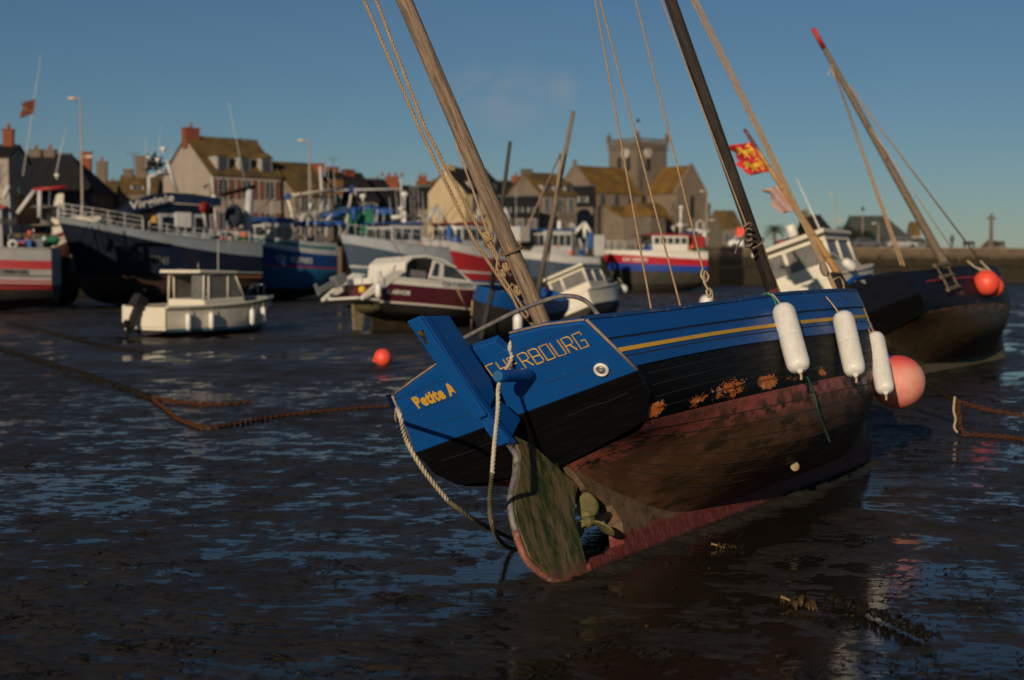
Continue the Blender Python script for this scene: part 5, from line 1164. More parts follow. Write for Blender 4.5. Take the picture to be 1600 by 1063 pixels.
for i in range(160):
    q = rnd.choice(pts)+Vector((rnd.gauss(0, .05), rnd.gauss(0, .05), 0)); mb.tube([q, q+Vector((rnd.gauss(0, .05), 0, -abs(rnd.gauss(.06, .05)))), q+Vector((rnd.gauss(0, .07), 0, -abs(rnd.gauss(.1, .05))))], [.02, .014, .004], 4)
mb.build('weedy_rope', DARKIRON, c1)
mb = MB(); chain(mb, spline([gz(238, 621, .05), gz(275, 628, .035), gz(330, 632, .03), gz(392, 629, .02)], 10), .10, .015); mb.build('rusty_chain', RUST, c1)
c2 = thing('mooring_chain', 'long thin rusty chain running right across the wet mud to the blue boat', 'chain')
mb = MB(); chain(mb, spline([gz(240, 624, .05), gz(258, 638), gz(282, 656), gz(322, 668), gz(370, 662), gz(430, 651), gz(500, 643), gz(580, 636), gz(650, 632)], 10), .085, .012); mb.build('links', RUST, c2)
c3 = thing('mooring_line', 'dark mooring line lying on the mud before the upright white boat', 'rope')
mb = MB(); mb.rope(spline([gz(10, 505, .1), gz(90, 522, .07), gz(160, 540, .05), gz(222, 552, .02)], 10), .05, 3, .5); mb.build('line', DARKIRON, c3)
c4 = thing('mooring_chain', 'rusty chain leading off the right edge from a weedy rope, behind pink buoy', 'chain')
mb = MB(); mb.rope(spline([P(1425, 586, 19.0), P(1460, 606, 18.6), P(1486, 622, 18.3), P(1494, 628, 18.2)], 8), .04, 3, .3); mb.build('weedy_rope', DARKIRON, c4)
mb = MB(); chain(mb, spline([P(1494, 626, 18.2), P(1530, 637, 18.3), P(1570, 645, 18.3), P(1630, 655, 18.4)], 10), .075, .012); chain(mb, spline([P(1497, 630, 18.2), P(1499, 655, 18.2), P(1505, 677, 18.2), gz(1530, 680), gz(1580, 684), gz(1600, 688)], 8), .085, .0125); mb.build('links', RUST, c4)
mb = MB(); mb.rope(spline([P(1492, 620, 18.15), P(1490, 640, 18.15), P(1493, 655, 18.15), P(1491, 668, 18.15), P(1496, 676, 18.15)], 8), .015); mb.build('rope_tail', PALEROPE, c4)
KELP = pmat('brown_kelp', (.030, .018, .006), (.065, .038, .010), 9, rough=.5, c3=(.015, .010, .005), spec=.25)
KELPD = pmat('dark_wet_weed', (.006, .005, .003), (.014, .010, .005), 9, rough=.6, spec=.2)
def frond(mb, c, a, ln, w_, mi=0, up=.02):
    rows = []; d = Vector((math.cos(a), math.sin(a), 0)); s = Vector((-d.y, d.x, 0)); k = 6; cv = rnd.uniform(-1.2, 1.2)
    for i in range(k+1):
        f_ = i/k; q = Vector(c)+d*ln*f_+s*cv*ln*.3*f_*f_+Vector((0, 0, .008+up*math.sin(f_*math.pi*1.1)*rnd.uniform(.5, 1.2))); hw = w_*math.sin(math.pi*(.12+.85*f_))
        rows.append([q-s*hw, q+Vector((0, 0, hw*rnd.uniform(-.3, .6))), q+s*hw])
    mb.rows(rows, mi)
for (x, y, lab, sc_k) in ((1245, 948, 'clump of olive brown kelp standing on the mud, bottom right', 1.0), (1132, 858, 'pale kelp stalk lying on the shaded mud under the red keel', .6)):
    k_ = thing('kelp', lab, 'seaweed', Matrix.Translation(G(x, y)))
    mb = MB()
    for i in range(15): frond(mb, (rnd.gauss(0, .06), rnd.gauss(0, .04), 0), rnd.uniform(0, 6.3), rnd.uniform(.05, .14)*sc_k, rnd.uniform(.008, .02)*sc_k, 0, .05*sc_k)
    mb.build('fronds', KELP, k_)
    mb = MB(); mb.tube(spline([(0, 0, .01), (-.04, .02, .035*sc_k), (-.10, .02, .06*sc_k)], 5), [.008]*10+[.012], 7); mb.build('stalk', pmat('kelp_stalk', (.22, .15, .06), (.13, .085, .03), 10, rough=.6), k_)
wr = thing('weedy_rope', 'weed covered rope half sunk in the mud, bottom right corner', 'rope')
pts = spline([gz(1300, 938), gz(1340, 950), gz(1385, 968), gz(1420, 985), gz(1452, 1000)], 10)
mb = MB(); mb.tube(pts, [.014+.008*math.sin(i*1.7) for i in range(len(pts))], 7)
for i in range(70): frond(mb, rnd.choice(pts)+Vector((0, 0, .0)), rnd.uniform(0, 6.3), rnd.uniform(.04, .10), rnd.uniform(.008, .018), 0, .04)
mb.build('weed', KELPD, wr)
mb = MB()
for i in range(1150):
    Yd = 7.2*(1+3.2*rnd.random()**1.6); x = rnd.uniform(-.44, .44)*Yd
    n_ = rnd.choice((1, 1, 2, 4, 16))
    for k in range(n_): frond(mb, (x+rnd.gauss(0, .09), Yd+rnd.gauss(0, .05), .008), rnd.gauss(0, .7)+(math.pi if rnd.random() < .5 else 0), rnd.uniform(.02, .10), rnd.uniform(.004, .014), 0 if rnd.random() < .93 else 1, .009)
o = mb.build('seaweed', [KELPD, KELP]); o['kind'] = 'stuff'; o['label'] = 'scattered scraps of dark seaweed over the wet mud'
# ================================================================== quay and town
QZ = 4.4
def stone(name, c1, c2, c3, bw=1.0, bh=.34, mortar=(.16, .14, .11), weed=None, bmp=.5):
    m, t, ob, put = new_mat(name)
    br = t.n('ShaderNodeTexBrick', {'Vector': t.mapping(ob, (1, 1, 1), (math.pi/2, 0, 0)), 'Color1': c1, 'Color2': c2, 'Mortar': mortar, 'Scale': 1.0, 'Mortar Size': .02, 'Brick Width': bw, 'Row Height': bh, 'Bias': -.1})
    n1 = t.noise(ob, .8, 6, .65); n2 = t.noise(ob, 6, 5, .7)
    c = t.mix(t.step(n1, .4, .65), br.outputs[0], c3); c = t.mix(t.math('MULTIPLY', t.step(n2, .5, .7), .6), c, tuple(x*.5 for x in c1))
    if weed:
        z = t.n('ShaderNodeSeparateXYZ', {0: ob}).outputs[2]
        c = t.mix(t.step(t.math('ADD', z, t.math('MULTIPLY', n1, 2.2)), weed+1.5, weed+.7), c, t.mix(t.step(n2, .4, .6), (.016, .014, .007), (.045, .036, .020)))
    put('Base Color', c); put('Roughness', .88); put('Specular IOR Level', .25); put('Normal', t.bump(t.math('ADD', t.math('MULTIPLY', br.outputs[1], -.5), n2), bmp, .03)); return m
GRANITE = stone('granite_wall', (.185, .145, .105), (.145, .115, .085), (.21, .165, .12))
GRANITE2 = stone('grey_granite_wall', (.14, .115, .09), (.11, .092, .073), (.17, .14, .105))
DARKSTONE = stone('dark_stone_wall', (.045, .038, .032), (.036, .032, .027), (.055, .046, .038))
QUAYST = stone('quay_stone', (.20, .155, .105), (.15, .115, .08), (.115, .085, .055), 1.4, .45, (.05, .04, .03), weed=3.3)
CREAM = pmat('cream_render', (.50, .40, .24), (.43, .34, .20), .8, rough=.85, fine=.12, spec=.2)
PALER = pmat('pale_render', (.34, .29, .24), (.28, .24, .20), .7, rough=.85, fine=.2, spec=.2)
DRABR = pmat('drab_render', (.22, .19, .15), (.17, .145, .115), .7, rough=.85, fine=.2, spec=.2)
SLATE = pmat('slate_roof', (.014, .014, .016), (.024, .024, .025), 1.6, stretch=(1, 1, 3), rough=.75, fine=.3, bump=.4, spec=.12)
LICHEN = pmat('lichen_covered_roof', (.060, .044, .030), (.125, .080, .028), .8, rough=.85, c3=(.20, .125, .025), fine=.3, bump=.4, spec=.2)
OCHRE = pmat('ochre_lichen_church_roof', (.085, .056, .026), (.17, .095, .022), .45, rough=.85, c3=(.25, .145, .025), fine=.35, bump=.3, spec=.2)
TILE = pmat('orange_tile_roof', (.21, .10, .035), (.15, .075, .03), 1.5, rough=.85, fine=.3, spec=.2)
BRICK = pmat('brick_chimney', (.24, .075, .035), (.17, .055, .03), 2.5, rough=.9, fine=.35, spec=.2)
STCHIM = pmat('stone_chimney', (.17, .135, .10), (.12, .095, .07), 2.0, rough=.9, fine=.3, spec=.2)
POT = pmat('clay_pot', (.33, .12, .06), (.26, .09, .045), 5, rough=.8)
FRAME = pmat('white_window_frame', (.36, .34, .31), (.30, .28, .25), 3, rough=.6)
PALEST = pmat('pale_dressed_stone', (.46, .42, .36), (.38, .34, .29), 3, rough=.8)
PANE = pmat('house_window_pane', (.035, .042, .05), (.06, .068, .078), 1.5, rough=.12)
SHUT = pmat('rust_red_shutter', (.17, .055, .03), (.13, .045, .025), 3, rough=.7)
LEAD = pmat('roof_lead', (.09, .09, .09), (.13, .13, .125), 3, rough=.6)
def window(par, M, w_, h_, shut=None, arch=False):
    """a framed window standing in the wall: M has x across, z up, -y outward"""
    mb = MB()
    for c, d in (((0, 0, h_/2), (w_+.12, .10, .08)), ((0, 0, -h_/2), (w_+.16, .16, .08)), ((-w_/2, 0, 0), (.08, .10, h_-.08)), ((w_/2, 0, 0), (.08, .10, h_-.08)), ((0, .01, 0), (.05, .06, h_-.08))): mb.box(c, d, M)
    f = mb.build('window', FRAME, par)
    mb = MB(); mb.box((0, .02, 0), (w_-.08, .03, h_-.08), M); mb.build('pane', PANE, f)
    if shut:
        for s_ in (-1, 1): mb = MB(); mb.box((s_*(w_/2+.30), -.02, 0), (.46, .06, h_), M); mb.build('shutter', shut, f)
def chimney(par, c, w_, d_, h_, mt, pots=2):
    mb = MB(); mb.box((c[0], c[1], c[2]+h_/2), (w_, d_, h_)); mb.box((c[0], c[1], c[2]+h_+.06), (w_+.16, d_+.16, .12)); mb.box((c[0], c[1], c[2]+h_-.32), (w_+.08, d_+.08, .08))
    o = mb.build('chimney', mt, par)
    for i in range(pots):
        mb = MB(); x = c[0]+(i-(pots-1)/2)*w_*.5; mb.lathe([(.13, 0), (.11, .35), (.14, .38), (.12, .42)], 10, Matrix.Translation((x, c[1], c[2]+h_+.12))); mb.build('chimney_pot', POT, o)
def house(label, px, Y, th, w_, d_, ye, yr, wall, roof, corner='l', chim=(), dorm=0, cols=3, rows=2, hip=(0, 0), shut=None, gwin=0, kind='house', dmat=None, skip=0.0, antenna=None):
    k = Y/F; he = CAMH+(415-ye)*k-QZ; hr = CAMH+(415-yr)*k-QZ
    q = P(px, 415, Y); q.z = QZ; M = place(q, th)
    if corner == 'r': M = M @ Matrix.Translation((-w_, 0, 0))
    h_ = thing(kind, label, 'house', M, 'old stone houses along the quay')
    mb = MB(); prof = [(0, -.05), (d_, -.05), (d_, he), (d_/2, hr), (0, he)]
    if hip == (0, 0): mb.prism(prof, 0, w_, 'yz')
    else: mb.prism([(0, -.05), (d_, -.05), (d_, he), (0, he)], 0, w_, 'yz')
    mb.build('wall', wall, h_, recalc=True)
    ov = .22; sl = (hr-he)/(d_/2); a, b = hip; mb = MB(); tk = .16
    e0, e1 = (-ov, -ov*sl), (d_+ov, -ov*sl)
    for yy, s_ in (((-ov), 1), (d_+ov, -1)):
        z0 = he-ov*sl+.03; x0, x1 = -.12 if not a else -ov, w_+(.12 if not b else ov)
        vs = [(x0, yy, z0), (x1, yy, z0), (w_-b if b else x1, d_/2, hr+.03), (a if a else x0, d_/2, hr+.03)]
        vs2 = [(x, y, z+tk) for x, y, z in vs]; mb.add(vs+vs2, [(0, 1, 2, 3), (7, 6, 5, 4), (0, 4, 5, 1), (1, 5, 6, 2), (2, 6, 7, 3), (3, 7, 4, 0)])
    for on, x0, xr in ((a, -ov, a), (b, w_+ov, w_-b)):
        if on:
            z0 = he-ov*sl+.03; vs = [(x0, -ov, z0), (x0, d_+ov, z0), (xr, d_/2, hr+.03)]; vs2 = [(x, y, z+tk) for x, y, z in vs]
            mb.add(vs+vs2, [(0, 1, 2), (5, 4, 3), (0, 3, 4, 1), (1, 4, 5, 2), (2, 5, 3, 0)])
    rf = mb.build('roof', roof, h_, recalc=True)
    mb = MB(); mb.tube([(a-.1, d_/2, hr+.2), (w_-b+.1, d_/2, hr+.2)], .09, 6); mb.build('ridge', roof if roof is not SLATE else LEAD, rf)
    for (t_, cw, ytop, mt, np_) in chim:
        zt = CAMH+(415-ytop)*k-QZ; zb_ = hr-.8; chimney(rf, (t_, d_/2, zb_), cw, .7, zt-zb_-.12, mt, np_)
    for i in range(dorm):
        x = w_*(i+.6)/(dorm+.2); dw = min(1.15, w_/dorm*.62); z0 = he-.05; y0 = .25; hd = (hr-he)*.50; mb = MB()
        mb.prism([(x-dw/2, z0), (x+dw/2, z0), (x+dw/2, z0+hd), (x-dw/2, z0+hd)], y0, d_*.42, 'xz'); dm = mb.build('dormer', dmat or FRAME, rf, recalc=True)
        mb = MB(); mb.prism([(x-dw/2-.12, z0+hd), (x+dw/2+.12, z0+hd), (x, z0+hd+.45)], y0-.15, d_*.46, 'xz'); mb.build('dormer_roof', roof, rf, recalc=True)
        mb = MB(); mb.box((x, y0-.02, z0+hd*.52), (dw*.74, .05, hd*.84)); mb.build('dormer_window', PANE, rf)
    for r_ in range(rows):
        for c in range(cols):
            z = he-(he/rows)*(r_+.5)+.15; x = w_*(c+.5)/cols
            if z > skip: window(h_, Matrix.Translation((x, -.03, z)), min(.95, w_/cols*.5), min(1.6, he/rows*.62), shut)
    for i in range(gwin):
        window(h_, Matrix.Translation((-.03, d_*(.33+.36*i), he*.8)) @ Matrix.Rotation(R(-90), 4, 'Z'), .8, 1.3)
    if antenna:
        z0 = hr+.3; mb = MB(); x = antenna; mb.tube([(x, d_/2, hr), (x, d_/2, hr+2.4)], .035, 5); mb.tube([(x-.6, d_/2, hr+2.2), (x+.6, d_/2, hr+2.2)], .025, 5)
        for j in range(5): mb.tube([(x-.5+.25*j, d_/2-.25, hr+2.2), (x-.5+.25*j, d_/2+.25, hr+2.2)], .015, 4)
        mb.build('tv_antenna', LEAD, rf)
    return h_
house('pale stone house at the far left edge with one brick chimney', 16, 104, 8, 8, 8, 247, 226, PALER, SLATE, 'r', [(7.25, .7, 196, BRICK, 1)], 0, 4, 2)
house('black roofed house at the left with two stone chimneys with clay pots', 14, 118, 2, 6.9, 8, 299, 240, DARKSTONE, SLATE, 'l', [(1.2, 1.0, 229, STCHIM, 1), (2.4, .9, 229, STCHIM, 1)], 0, 4, 1, (0, 2.7), antenna=None)
house('house behind the tall lamp post with two tall dark chimneys', 110, 132, 6, 5.4, 7, 312, 284, DARKSTONE, LICHEN, 'l', [(.9, 1.0, 234, BRICK, 0), (2.35, .95, 249, STCHIM, 1)], 0, 3, 1)
house('low stone house with a tall grey chimney, left of the big gabled house', 186, 127, 8, 3.3, 6, 302, 276, GRANITE2, LICHEN, 'l', [(.55, .8, 262, STCHIM, 0), (1.75, 1.1, 241, STCHIM, 0)], 1, 2, 1, antenna=1.0)
house('big house with grey left gable, brick chimney and three dormers', 331, 120, 42, 6.9, 8.2, 272, 213, PALER, LICHEN, 'l', [(.45, 1.35, 196, BRICK, 1), (6.2, 1.2, 209, STCHIM, 0)], 3, 3, 2, (0, 0), SHUT)
house('narrow house with drab left gable just right of the three dormers', 462, 124, 46, 4.2, 6.6, 304, 255, DRABR, LICHEN, 'l', (), 0, 2, 2)
house('cream house with an orange tiled roof behind the blue gantry', 452, 131, 18, 2.2, 5, 277, 261, CREAM, TILE, 'l', (), 0, 2, 2)
house('drab house with a wide brick chimney beside the second lamp post', 486, 129, 6, 2.8, 6, 304, 283, PALER, TILE, 'l', [(.55, 1.15, 253, BRICK, 0)], 0, 3, 2, antenna=2.0)
house('dark slate house with twin brick chimneys in mid row', 540, 132, 38, 3.6, 6, 312, 271, DRABR, SLATE, 'l', [(.4, 1.0, 259, BRICK, 0), (2.2, 1.0, 262, BRICK, 0)], 1, 2, 2)
house('dark gabled house between the twin chimneys and the clay pots', 590, 136, 44, 3.2, 6, 322, 281, DARKSTONE, SLATE, 'l', (), 0, 2, 2)
house('house with a broad chimney carrying a row of clay pots', 600, 140, 6, 2.4, 6, 322, 298, GRANITE2, SLATE, 'l', [(.9, 1.3, 274, BRICK, 4)], 0, 2, 2)
house('long grey house with four tall pale windows, left of the yellow gable', 628, 142, 2, 4.7, 7, 325, 292, DRABR, SLATE, 'l', [(3.3, .8, 283, BRICK, 2)], 0, 4, 1)
house('house with a bright yellow left gable and black slate roof', 727, 138, 45, 5.4, 5.4, 300, 264, CREAM, SLATE, 'l', [(.35, .9, 257, CREAM, 0), (4.6, .8, 263, BRICK, 1)], 2, 2, 2)
house('low slate roofed house with small white dormers behind the wooden mast', 782, 134, 2, 3.6, 6, 338, 308, DARKSTONE, SLATE, 'l', (), 3, 3, 1)
house('tall stone house with an ochre roof and white dormers, left of the church', 845, 142, 38, 4.7, 5.6, 304, 272, GRANITE, LICHEN, 'l', [(.4, .95, 263, STCHIM, 0), (4.1, .8, 268, STCHIM, 0)], 3, 3, 2)
house('small stone house at the foot of the rounded church apse', 1128, 222, 20, 3.4, 5, 355, 331, GRANITE2, LICHEN, 'l', (), 0, 2, 1)
house('grey house with one end chimney seen over the cabin boat', 1262, 212, 8, 4.0, 5, 365, 338, DARKSTONE, SLATE, 'l', [(.4, .8, 329, STCHIM, 1)], 0, 3, 1, (0, 1.2))
house('wide hall with a grey green hipped roof on the pier', 1332, 236, 2, 9.6, 8, 373, 339, PALER, pmat('grey_green_roof', (.050, .062, .052), (.038, .046, .040), 1.2, rough=.7, fine=.2), 'l', (), 0, 4, 1, (.4, 3.0), kind='hall')
house('short ochre gabled annexe at the right end of the wide hall', 1424, 244, -4, 1.4, 4, 367, 349, PALER, LICHEN, 'l', (), 0, 1, 1)
for px, w_, ye, yr, wl_, rf_, ch2, lb in ((150, 4.2, 318, 297, DARKSTONE, LICHEN, [(1.0, .8, 282, STCHIM, 1)], 'low lichen roofed house half hidden behind the trawler mast, second row'),
        (236, 3.0, 305, 284, GRANITE2, SLATE, [], 'slate roofed house tucked behind the big grey gable, second row'), (412, 3.4, 305, 272, DRABR, LICHEN, [(.5, .8, 262, BRICK, 2)], 'lichen roofed house just right of the dormers, second row'),
        (505, 3.2, 310, 287, PALER, SLATE, [(2.4, .8, 276, BRICK, 2)], 'slate house between the wide brick chimney and twin chimneys, second row'), (577, 2.6, 312, 288, GRANITE2, SLATE, [(.5, .9, 279, STCHIM, 1)], 'stone house filling the gap before the clay pots, second row'),
        (655, 4.6, 318, 285, GRANITE2, LICHEN, [(.6, .9, 275, BRICK, 2), (3.9, .8, 277, STCHIM, 1)], 'house with two chimneys behind the long grey house, second row'), (742, 5.0, 316, 284, DRABR, SLATE, [(4.3, .9, 274, BRICK, 1)], 'slate house behind the wooden mast, second row'),
        (868, 3.6, 322, 292, GRANITE, SLATE, [(.5, .8, 282, STCHIM, 1)], 'slate house squeezed between stone house and church, second row')):
    house(lb, px, 158, rnd.uniform(-6, 10), w_*1.15, 6, ye, yr, wl_, rf_, 'l', ch2, rnd.choice((0, 2)), 3, 1)
# ---- church
Yc = 250; kc = Yc/F; q = P(995, 415, Yc); q.z = QZ; TH_ = 39; M = place(q, TH_)
ch_ = thing('church', 'squat stone church tower with two pale clock faces above ochre roofs', 'church', M)
zpx = lambda y: CAMH+(415-y)*kc-QZ
s_ = 7.3; zt = zpx(222)
mb = MB(); mb.box((s_/2, s_/2, zt/2-.05), (s_, s_, zt+.1)); mb.box((s_/2, s_/2, zpx(226)), (s_+.35, s_+.35, .45)); mb.box((s_/2, s_/2, zpx(232)), (s_+.5, s_+.5, .25))
for x in (0, s_):
    for y in (0, s_): mb.box((x, y, zpx(262)/2), (.9, .9, zpx(262)))
tw = mb.build('tower', GRANITE2, ch_)
mb = MB()
for a, b in (((0, 0), (s_, 0)), ((0, 0), (0, s_)), ((s_, 0), (s_, s_)), ((0, s_), (s_, s_))):
    L_ = s_; mb.box(((a[0]+b[0])/2, (a[1]+b[1])/2, zt+.55), (abs(b[0]-a[0])+.25, abs(b[1]-a[1])+.25, .18))
    for i in range(9): f_ = (i+.5)/9; mb.box((a[0]+(b[0]-a[0])*f_, a[1]+(b[1]-a[1])*f_, zt+.28), (.22, .22, .55))
mb.build('parapet', GRANITE2, tw)
for x in (0, s_):
    for y in (0, s_): mb = MB(); mb.box((x, y, zt+.6), (.65, .65, 1.2)); mb.box((x, y, zt+1.55), (.6, .6, .8), taper=(.1, .1)); mb.build('pinnacle', GRANITE2, tw)
for Mw in (Matrix.Translation((s_*.36, -.06, zpx(239))), Matrix.Translation((-.06, s_*.42, zpx(239))) @ Matrix.Rotation(R(-90), 4, 'Z')):
    Mf = Mw @ Matrix.Rotation(R(90), 4, 'X'); mb = MB(); mb.lathe([(1.0, -.1), (1.02, .04), (.9, .08), (.01, .08)], 28, Mf); cf = mb.build('clock_face', PALEST, tw)
    mb = MB(); mb.box((0, .3, .10), (.07, .7, .02), Mf); mb.box((.22, 0, .10), (.5, .08, .02), Mf)
    for i in range(12): a_ = i*math.pi/6; mb.box((.78*math.cos(a_), .78*math.sin(a_), .09), (.09, .09, .02), Mf)
    mb.build('clock_hands', BLACK, cf)
for Mw in [Matrix.Translation((s_*(.36), -.03, zpx(256))), Matrix.Translation((-.03, s_*.62, zpx(256))) @ Matrix.Rotation(R(-90), 4, 'Z'), Matrix.Translation((-.03, s_*.30, zpx(256))) @ Matrix.Rotation(R(-90), 4, 'Z')]:
    mb = MB(); mb.prism([(-.45, -1.25), (.45, -1.25), (.45, .9), (.0, 1.35), (-.45, .9)], -.05, .05, 'xz', Mw); o_ = mb.build('belfry_opening', BLACK, tw)
    mb = MB()
    for i in range(5): mb.box((0, -.07, -1.0+i*.42), (.88, .08, .10), Mw)
    mb.build('louvre', DARKSTONE, o_)
stick('flagpole', (s_*.5, s_*.5, zt), (s_*.5, s_*.5, zpx(184)), .09, FRAME, tw, .05); mb = MB(); mb.ball((s_*.5, s_*.5, zpx(186)), .32, 10); mb.build('weathercock', DARKIRON, tw)
def wing(x0, y0, w_, d_, ze, zr, axis, roof, nm):
    """a gabled wing of the church, ridge along x or y"""
    mb = MB(); mr_2 = MB(); sl = (zr-ze)
    if axis == 'x':
        mb.prism([(y0, -.05), (y0+d_, -.05), (y0+d_, ze), (y0+d_/2, zr), (y0, ze)], x0, x0+w_, 'yz')
        for a, b in ((y0-.25, y0+d_/2), (y0+d_+.25, y0+d_/2)): mr_2.add([(x0+.5, a, ze-.1), (x0+w_-.0, a, ze-.1), (x0+w_-.0, b, zr+.1), (x0+.5, b, zr+.1), (x0+.5, a, ze+.1), (x0+w_-.0, a, ze+.1), (x0+w_-.0, b, zr+.32), (x0+.5, b, zr+.32)], [(0, 1, 2, 3), (7, 6, 5, 4), (0, 4, 5, 1), (1, 5, 6, 2), (2, 6, 7, 3), (3, 7, 4, 0)])
        for xx in (x0,): mb.prism([(y0-.3, ze-.3), (y0+d_/2, zr+.1), (y0+d_+.3, ze-.3), (y0+d_+.3, ze+.2), (y0+d_/2, zr+.65), (y0-.3, ze+.2)], xx-.05, xx+.5, 'yz'); mb.box((xx+.2, y0+d_/2, zr+.9), (.4, .5, .7))
    else:
        mb.prism([(x0, -.05), (x0+w_, -.05), (x0+w_, ze), (x0+w_/2, zr), (x0, ze)], y0, y0+d_, 'xz')
        for a, b in ((x0-.25, x0+w_/2), (x0+w_+.25, x0+w_/2)): mr_2.add([(a, y0+.5, ze-.1), (a, y0+d_, ze-.1), (b, y0+d_, zr+.1), (b, y0+.5, zr+.1), (a, y0+.5, ze+.1), (a, y0+d_, ze+.1), (b, y0+d_, zr+.32), (b, y0+.5, zr+.32)], [(0, 1, 2, 3), (7, 6, 5, 4), (0, 4, 5, 1), (1, 5, 6, 2), (2, 6, 7, 3), (3, 7, 4, 0)])
        mb.prism([(x0-.3, ze-.3), (x0+w_/2, zr+.1), (x0+w_+.3, ze-.3), (x0+w_+.3, ze+.2), (x0+w_/2, zr+.65), (x0-.3, ze+.2)], y0-.05, y0+.5, 'xz')
    o = mb.build(nm, GRANITE, ch_, recalc=True); mr_2.build('roof', roof, o, recalc=True); return o
nv = wing(-11.6, -1.2, 11.6, 9.6, zpx(305), zpx(265), 'x', OCHRE, 'nave')
for i in range(3): mb = MB(); mb.prism([(-.5, -1.1), (.5, -1.1), (.5, .7), (0, 1.2), (-.5, .7)], -.04, .04, 'xz', Matrix.Translation((-9.3+3.3*i, -1.24, zpx(317)))); mb.build('window', PANE, nv)
tr_ = wing(s_*.35, -7.2, 7.4, 9.5, zpx(304), zpx(263), 'y', OCHRE, 'transept')
mb = MB(); mb.prism([(-.4, -2.2), (.4, -2.2), (.4, 1.2), (0, 1.9), (-.4, 1.2)], -.04, .04, 'xz', Matrix.Translation((s_*.35+3.7, -7.26, zpx(322)))); mb.build('window', BLACK, tr_)
for x, y, a_, b_, zz_ in [(s_*.35, -7.3, .9, 1.0, 318), (s_*.35+7.4, -7.3, .9, 1.0, 318)]+[(-11.4+i*3.4, -1.6, .7, .9, 322) for i in range(4)]:
    mb = MB(); mb.box((x, y, zpx(zz_)/2), (a_, b_, zpx(zz_))); mb.build('buttress', GRANITE2, ch_)
# aisle chapels at the foot
ai = []
mb = MB(); mb.prism([(-6.5, 0), (-1.2, 0), (-1.2, zpx(326)), (-6.5, zpx(345))], -9.0, 2.0, 'yz'); a_ = mb.build('aisle', GRANITE, ch_, recalc=True)
mb = MB(); mb.prism([(-6.8, zpx(346)), (-1.2, zpx(326)), (-1.2, zpx(323)), (-6.8, zpx(343))], -9.2, 2.2, 'yz'); mb.build('aisle_roof', OCHRE, a_, recalc=True)
for i in range(4): mb = MB(); mb.prism([(-.4, -.9), (.4, -.9), (.4, .5), (0, .9), (-.4, .5)], -.04, .04, 'xz', Matrix.Translation((-7.8+2.5*i, -6.54, zpx(360)))); mb.build('window', PANE, a_)
mb = MB(); mb.prism([(-13, 0), (-6.6, 0), (-6.6, zpx(340)), (-9.8, zpx(329)), (-13, zpx(340))], -9.4, -6.0, 'yz'); c_ = mb.build('chapel', GRANITE2, ch_, recalc=True)
rows = [[(x, -9.8+3.5*math.cos(a_), zpx(343)+2.3*math.sin(a_)) for a_ in np.linspace(0, math.pi, 14)] for x in (-9.6, -5.7)]
mb = MB(); mb.rows(rows); mb.add(rows[0], [tuple(range(14))]); mb.add(rows[1], [tuple(range(14))[::-1]]); mb.build('barrel_roof', OCHRE, c_)
mb = MB(); Ma = Matrix.Translation((s_+6.5, 1.5, 0)); mb.lathe([(4.2, 0), (4.2, zpx(346))], 20, Ma); ap = mb.build('apse', GRANITE2, ch_)
mb = MB(); mb.lathe([(4.5, zpx(347)), (4.0, zpx(334)), (3.0, zpx(319)), (1.6, zpx(308)), (.1, zpx(303))], 20, Ma); mb.build('apse_roof', LICHEN, ap)
mb = MB(); mb.lathe([(.7, 0), (.7, zpx(318)), (.75, zpx(317)), (.05, zpx(290))], 10, Matrix.Translation((s_*.35+8.0, -5.0, 0))); mb.build('turret', GRANITE2, ch_)
# ---- quay wall, piles, paving
edge = [(P(x, 415, Y).x, Y) for x, Y in ((-700, 88), (0, 97), (600, 122), (1125, 160), (1160, 168), (1800, 186))]
mb = MB(); back = [(x+.0, y+2.0) for x, y in edge]
def wall_run(off, z0, z1, th):
    e = [(x, y-off) for x, y in edge]; b = [(x, y-off+th) for x, y in edge]; n = len(e); vs = [(x, y, z0) for x, y in e]+[(x, y, z1) for x, y in e]+[(x, y, z1) for x, y in b]+[(x, y, z0) for x, y in b]
    fs = []
    for i in range(n-1):
        for r_ in range(3): fs.append((r_*n+i, r_*n+i+1, (r_+1)*n+i+1, (r_+1)*n+i))
    return vs, fs+[(0, n, 2*n, 3*n), (n-1, 4*n-1, 3*n-1, 2*n-1)]
qw = thing('quay_wall', 'long weedy stone quay wall behind the fishing boats', 'quay wall')
mb = MB(); mb.add(*wall_run(0, -.5, QZ-.3, 2.5)); mb.build('face', QUAYST, qw, recalc=True)
mb = MB(); mb.add(*wall_run(.22, QZ-.302, QZ, 2.0)); mb.build('coping', stone('coping_stone', (.25, .19, .12), (.20, .15, .10), (.16, .12, .08), 1.6, .5), qw, recalc=True)
mb = MB(); e = [(x, y) for x, y in edge[3:]]; n = len(e); vs = [(x, y-1.6, -.5) for x, y in e]+[(x, y-1.2, 1.9) for x, y in e]+[(x, y-.003, 2.1) for x, y in e]
mb.add(vs, [(r_*n+i, r_*n+i+1, (r_+1)*n+i+1, (r_+1)*n+i) for i in range(n-1) for r_ in range(2)]); mb.build('plinth', QUAYST, qw)
mb = MB(); n = len(edge); vs = [(x, y+1.7, QZ+.004) for x, y in edge]+[(x*6, 1500, QZ+.004) for x, y in edge]
mb.add(vs, [(i, i+1, n+i+1, n+i) for i in range(n-1)]); o = mb.build('pavement', pmat('quay_paving', (.12, .10, .08), (.09, .08, .065), .3, rough=.9, fine=.2)); o['kind'] = 'structure'
PILE = pmat('weedy_timber_pile', (.14, .10, .065), (.05, .035, .02), 1.4, stretch=(1, 1, .3), rough=.85, fine=.3)
pl0 = None
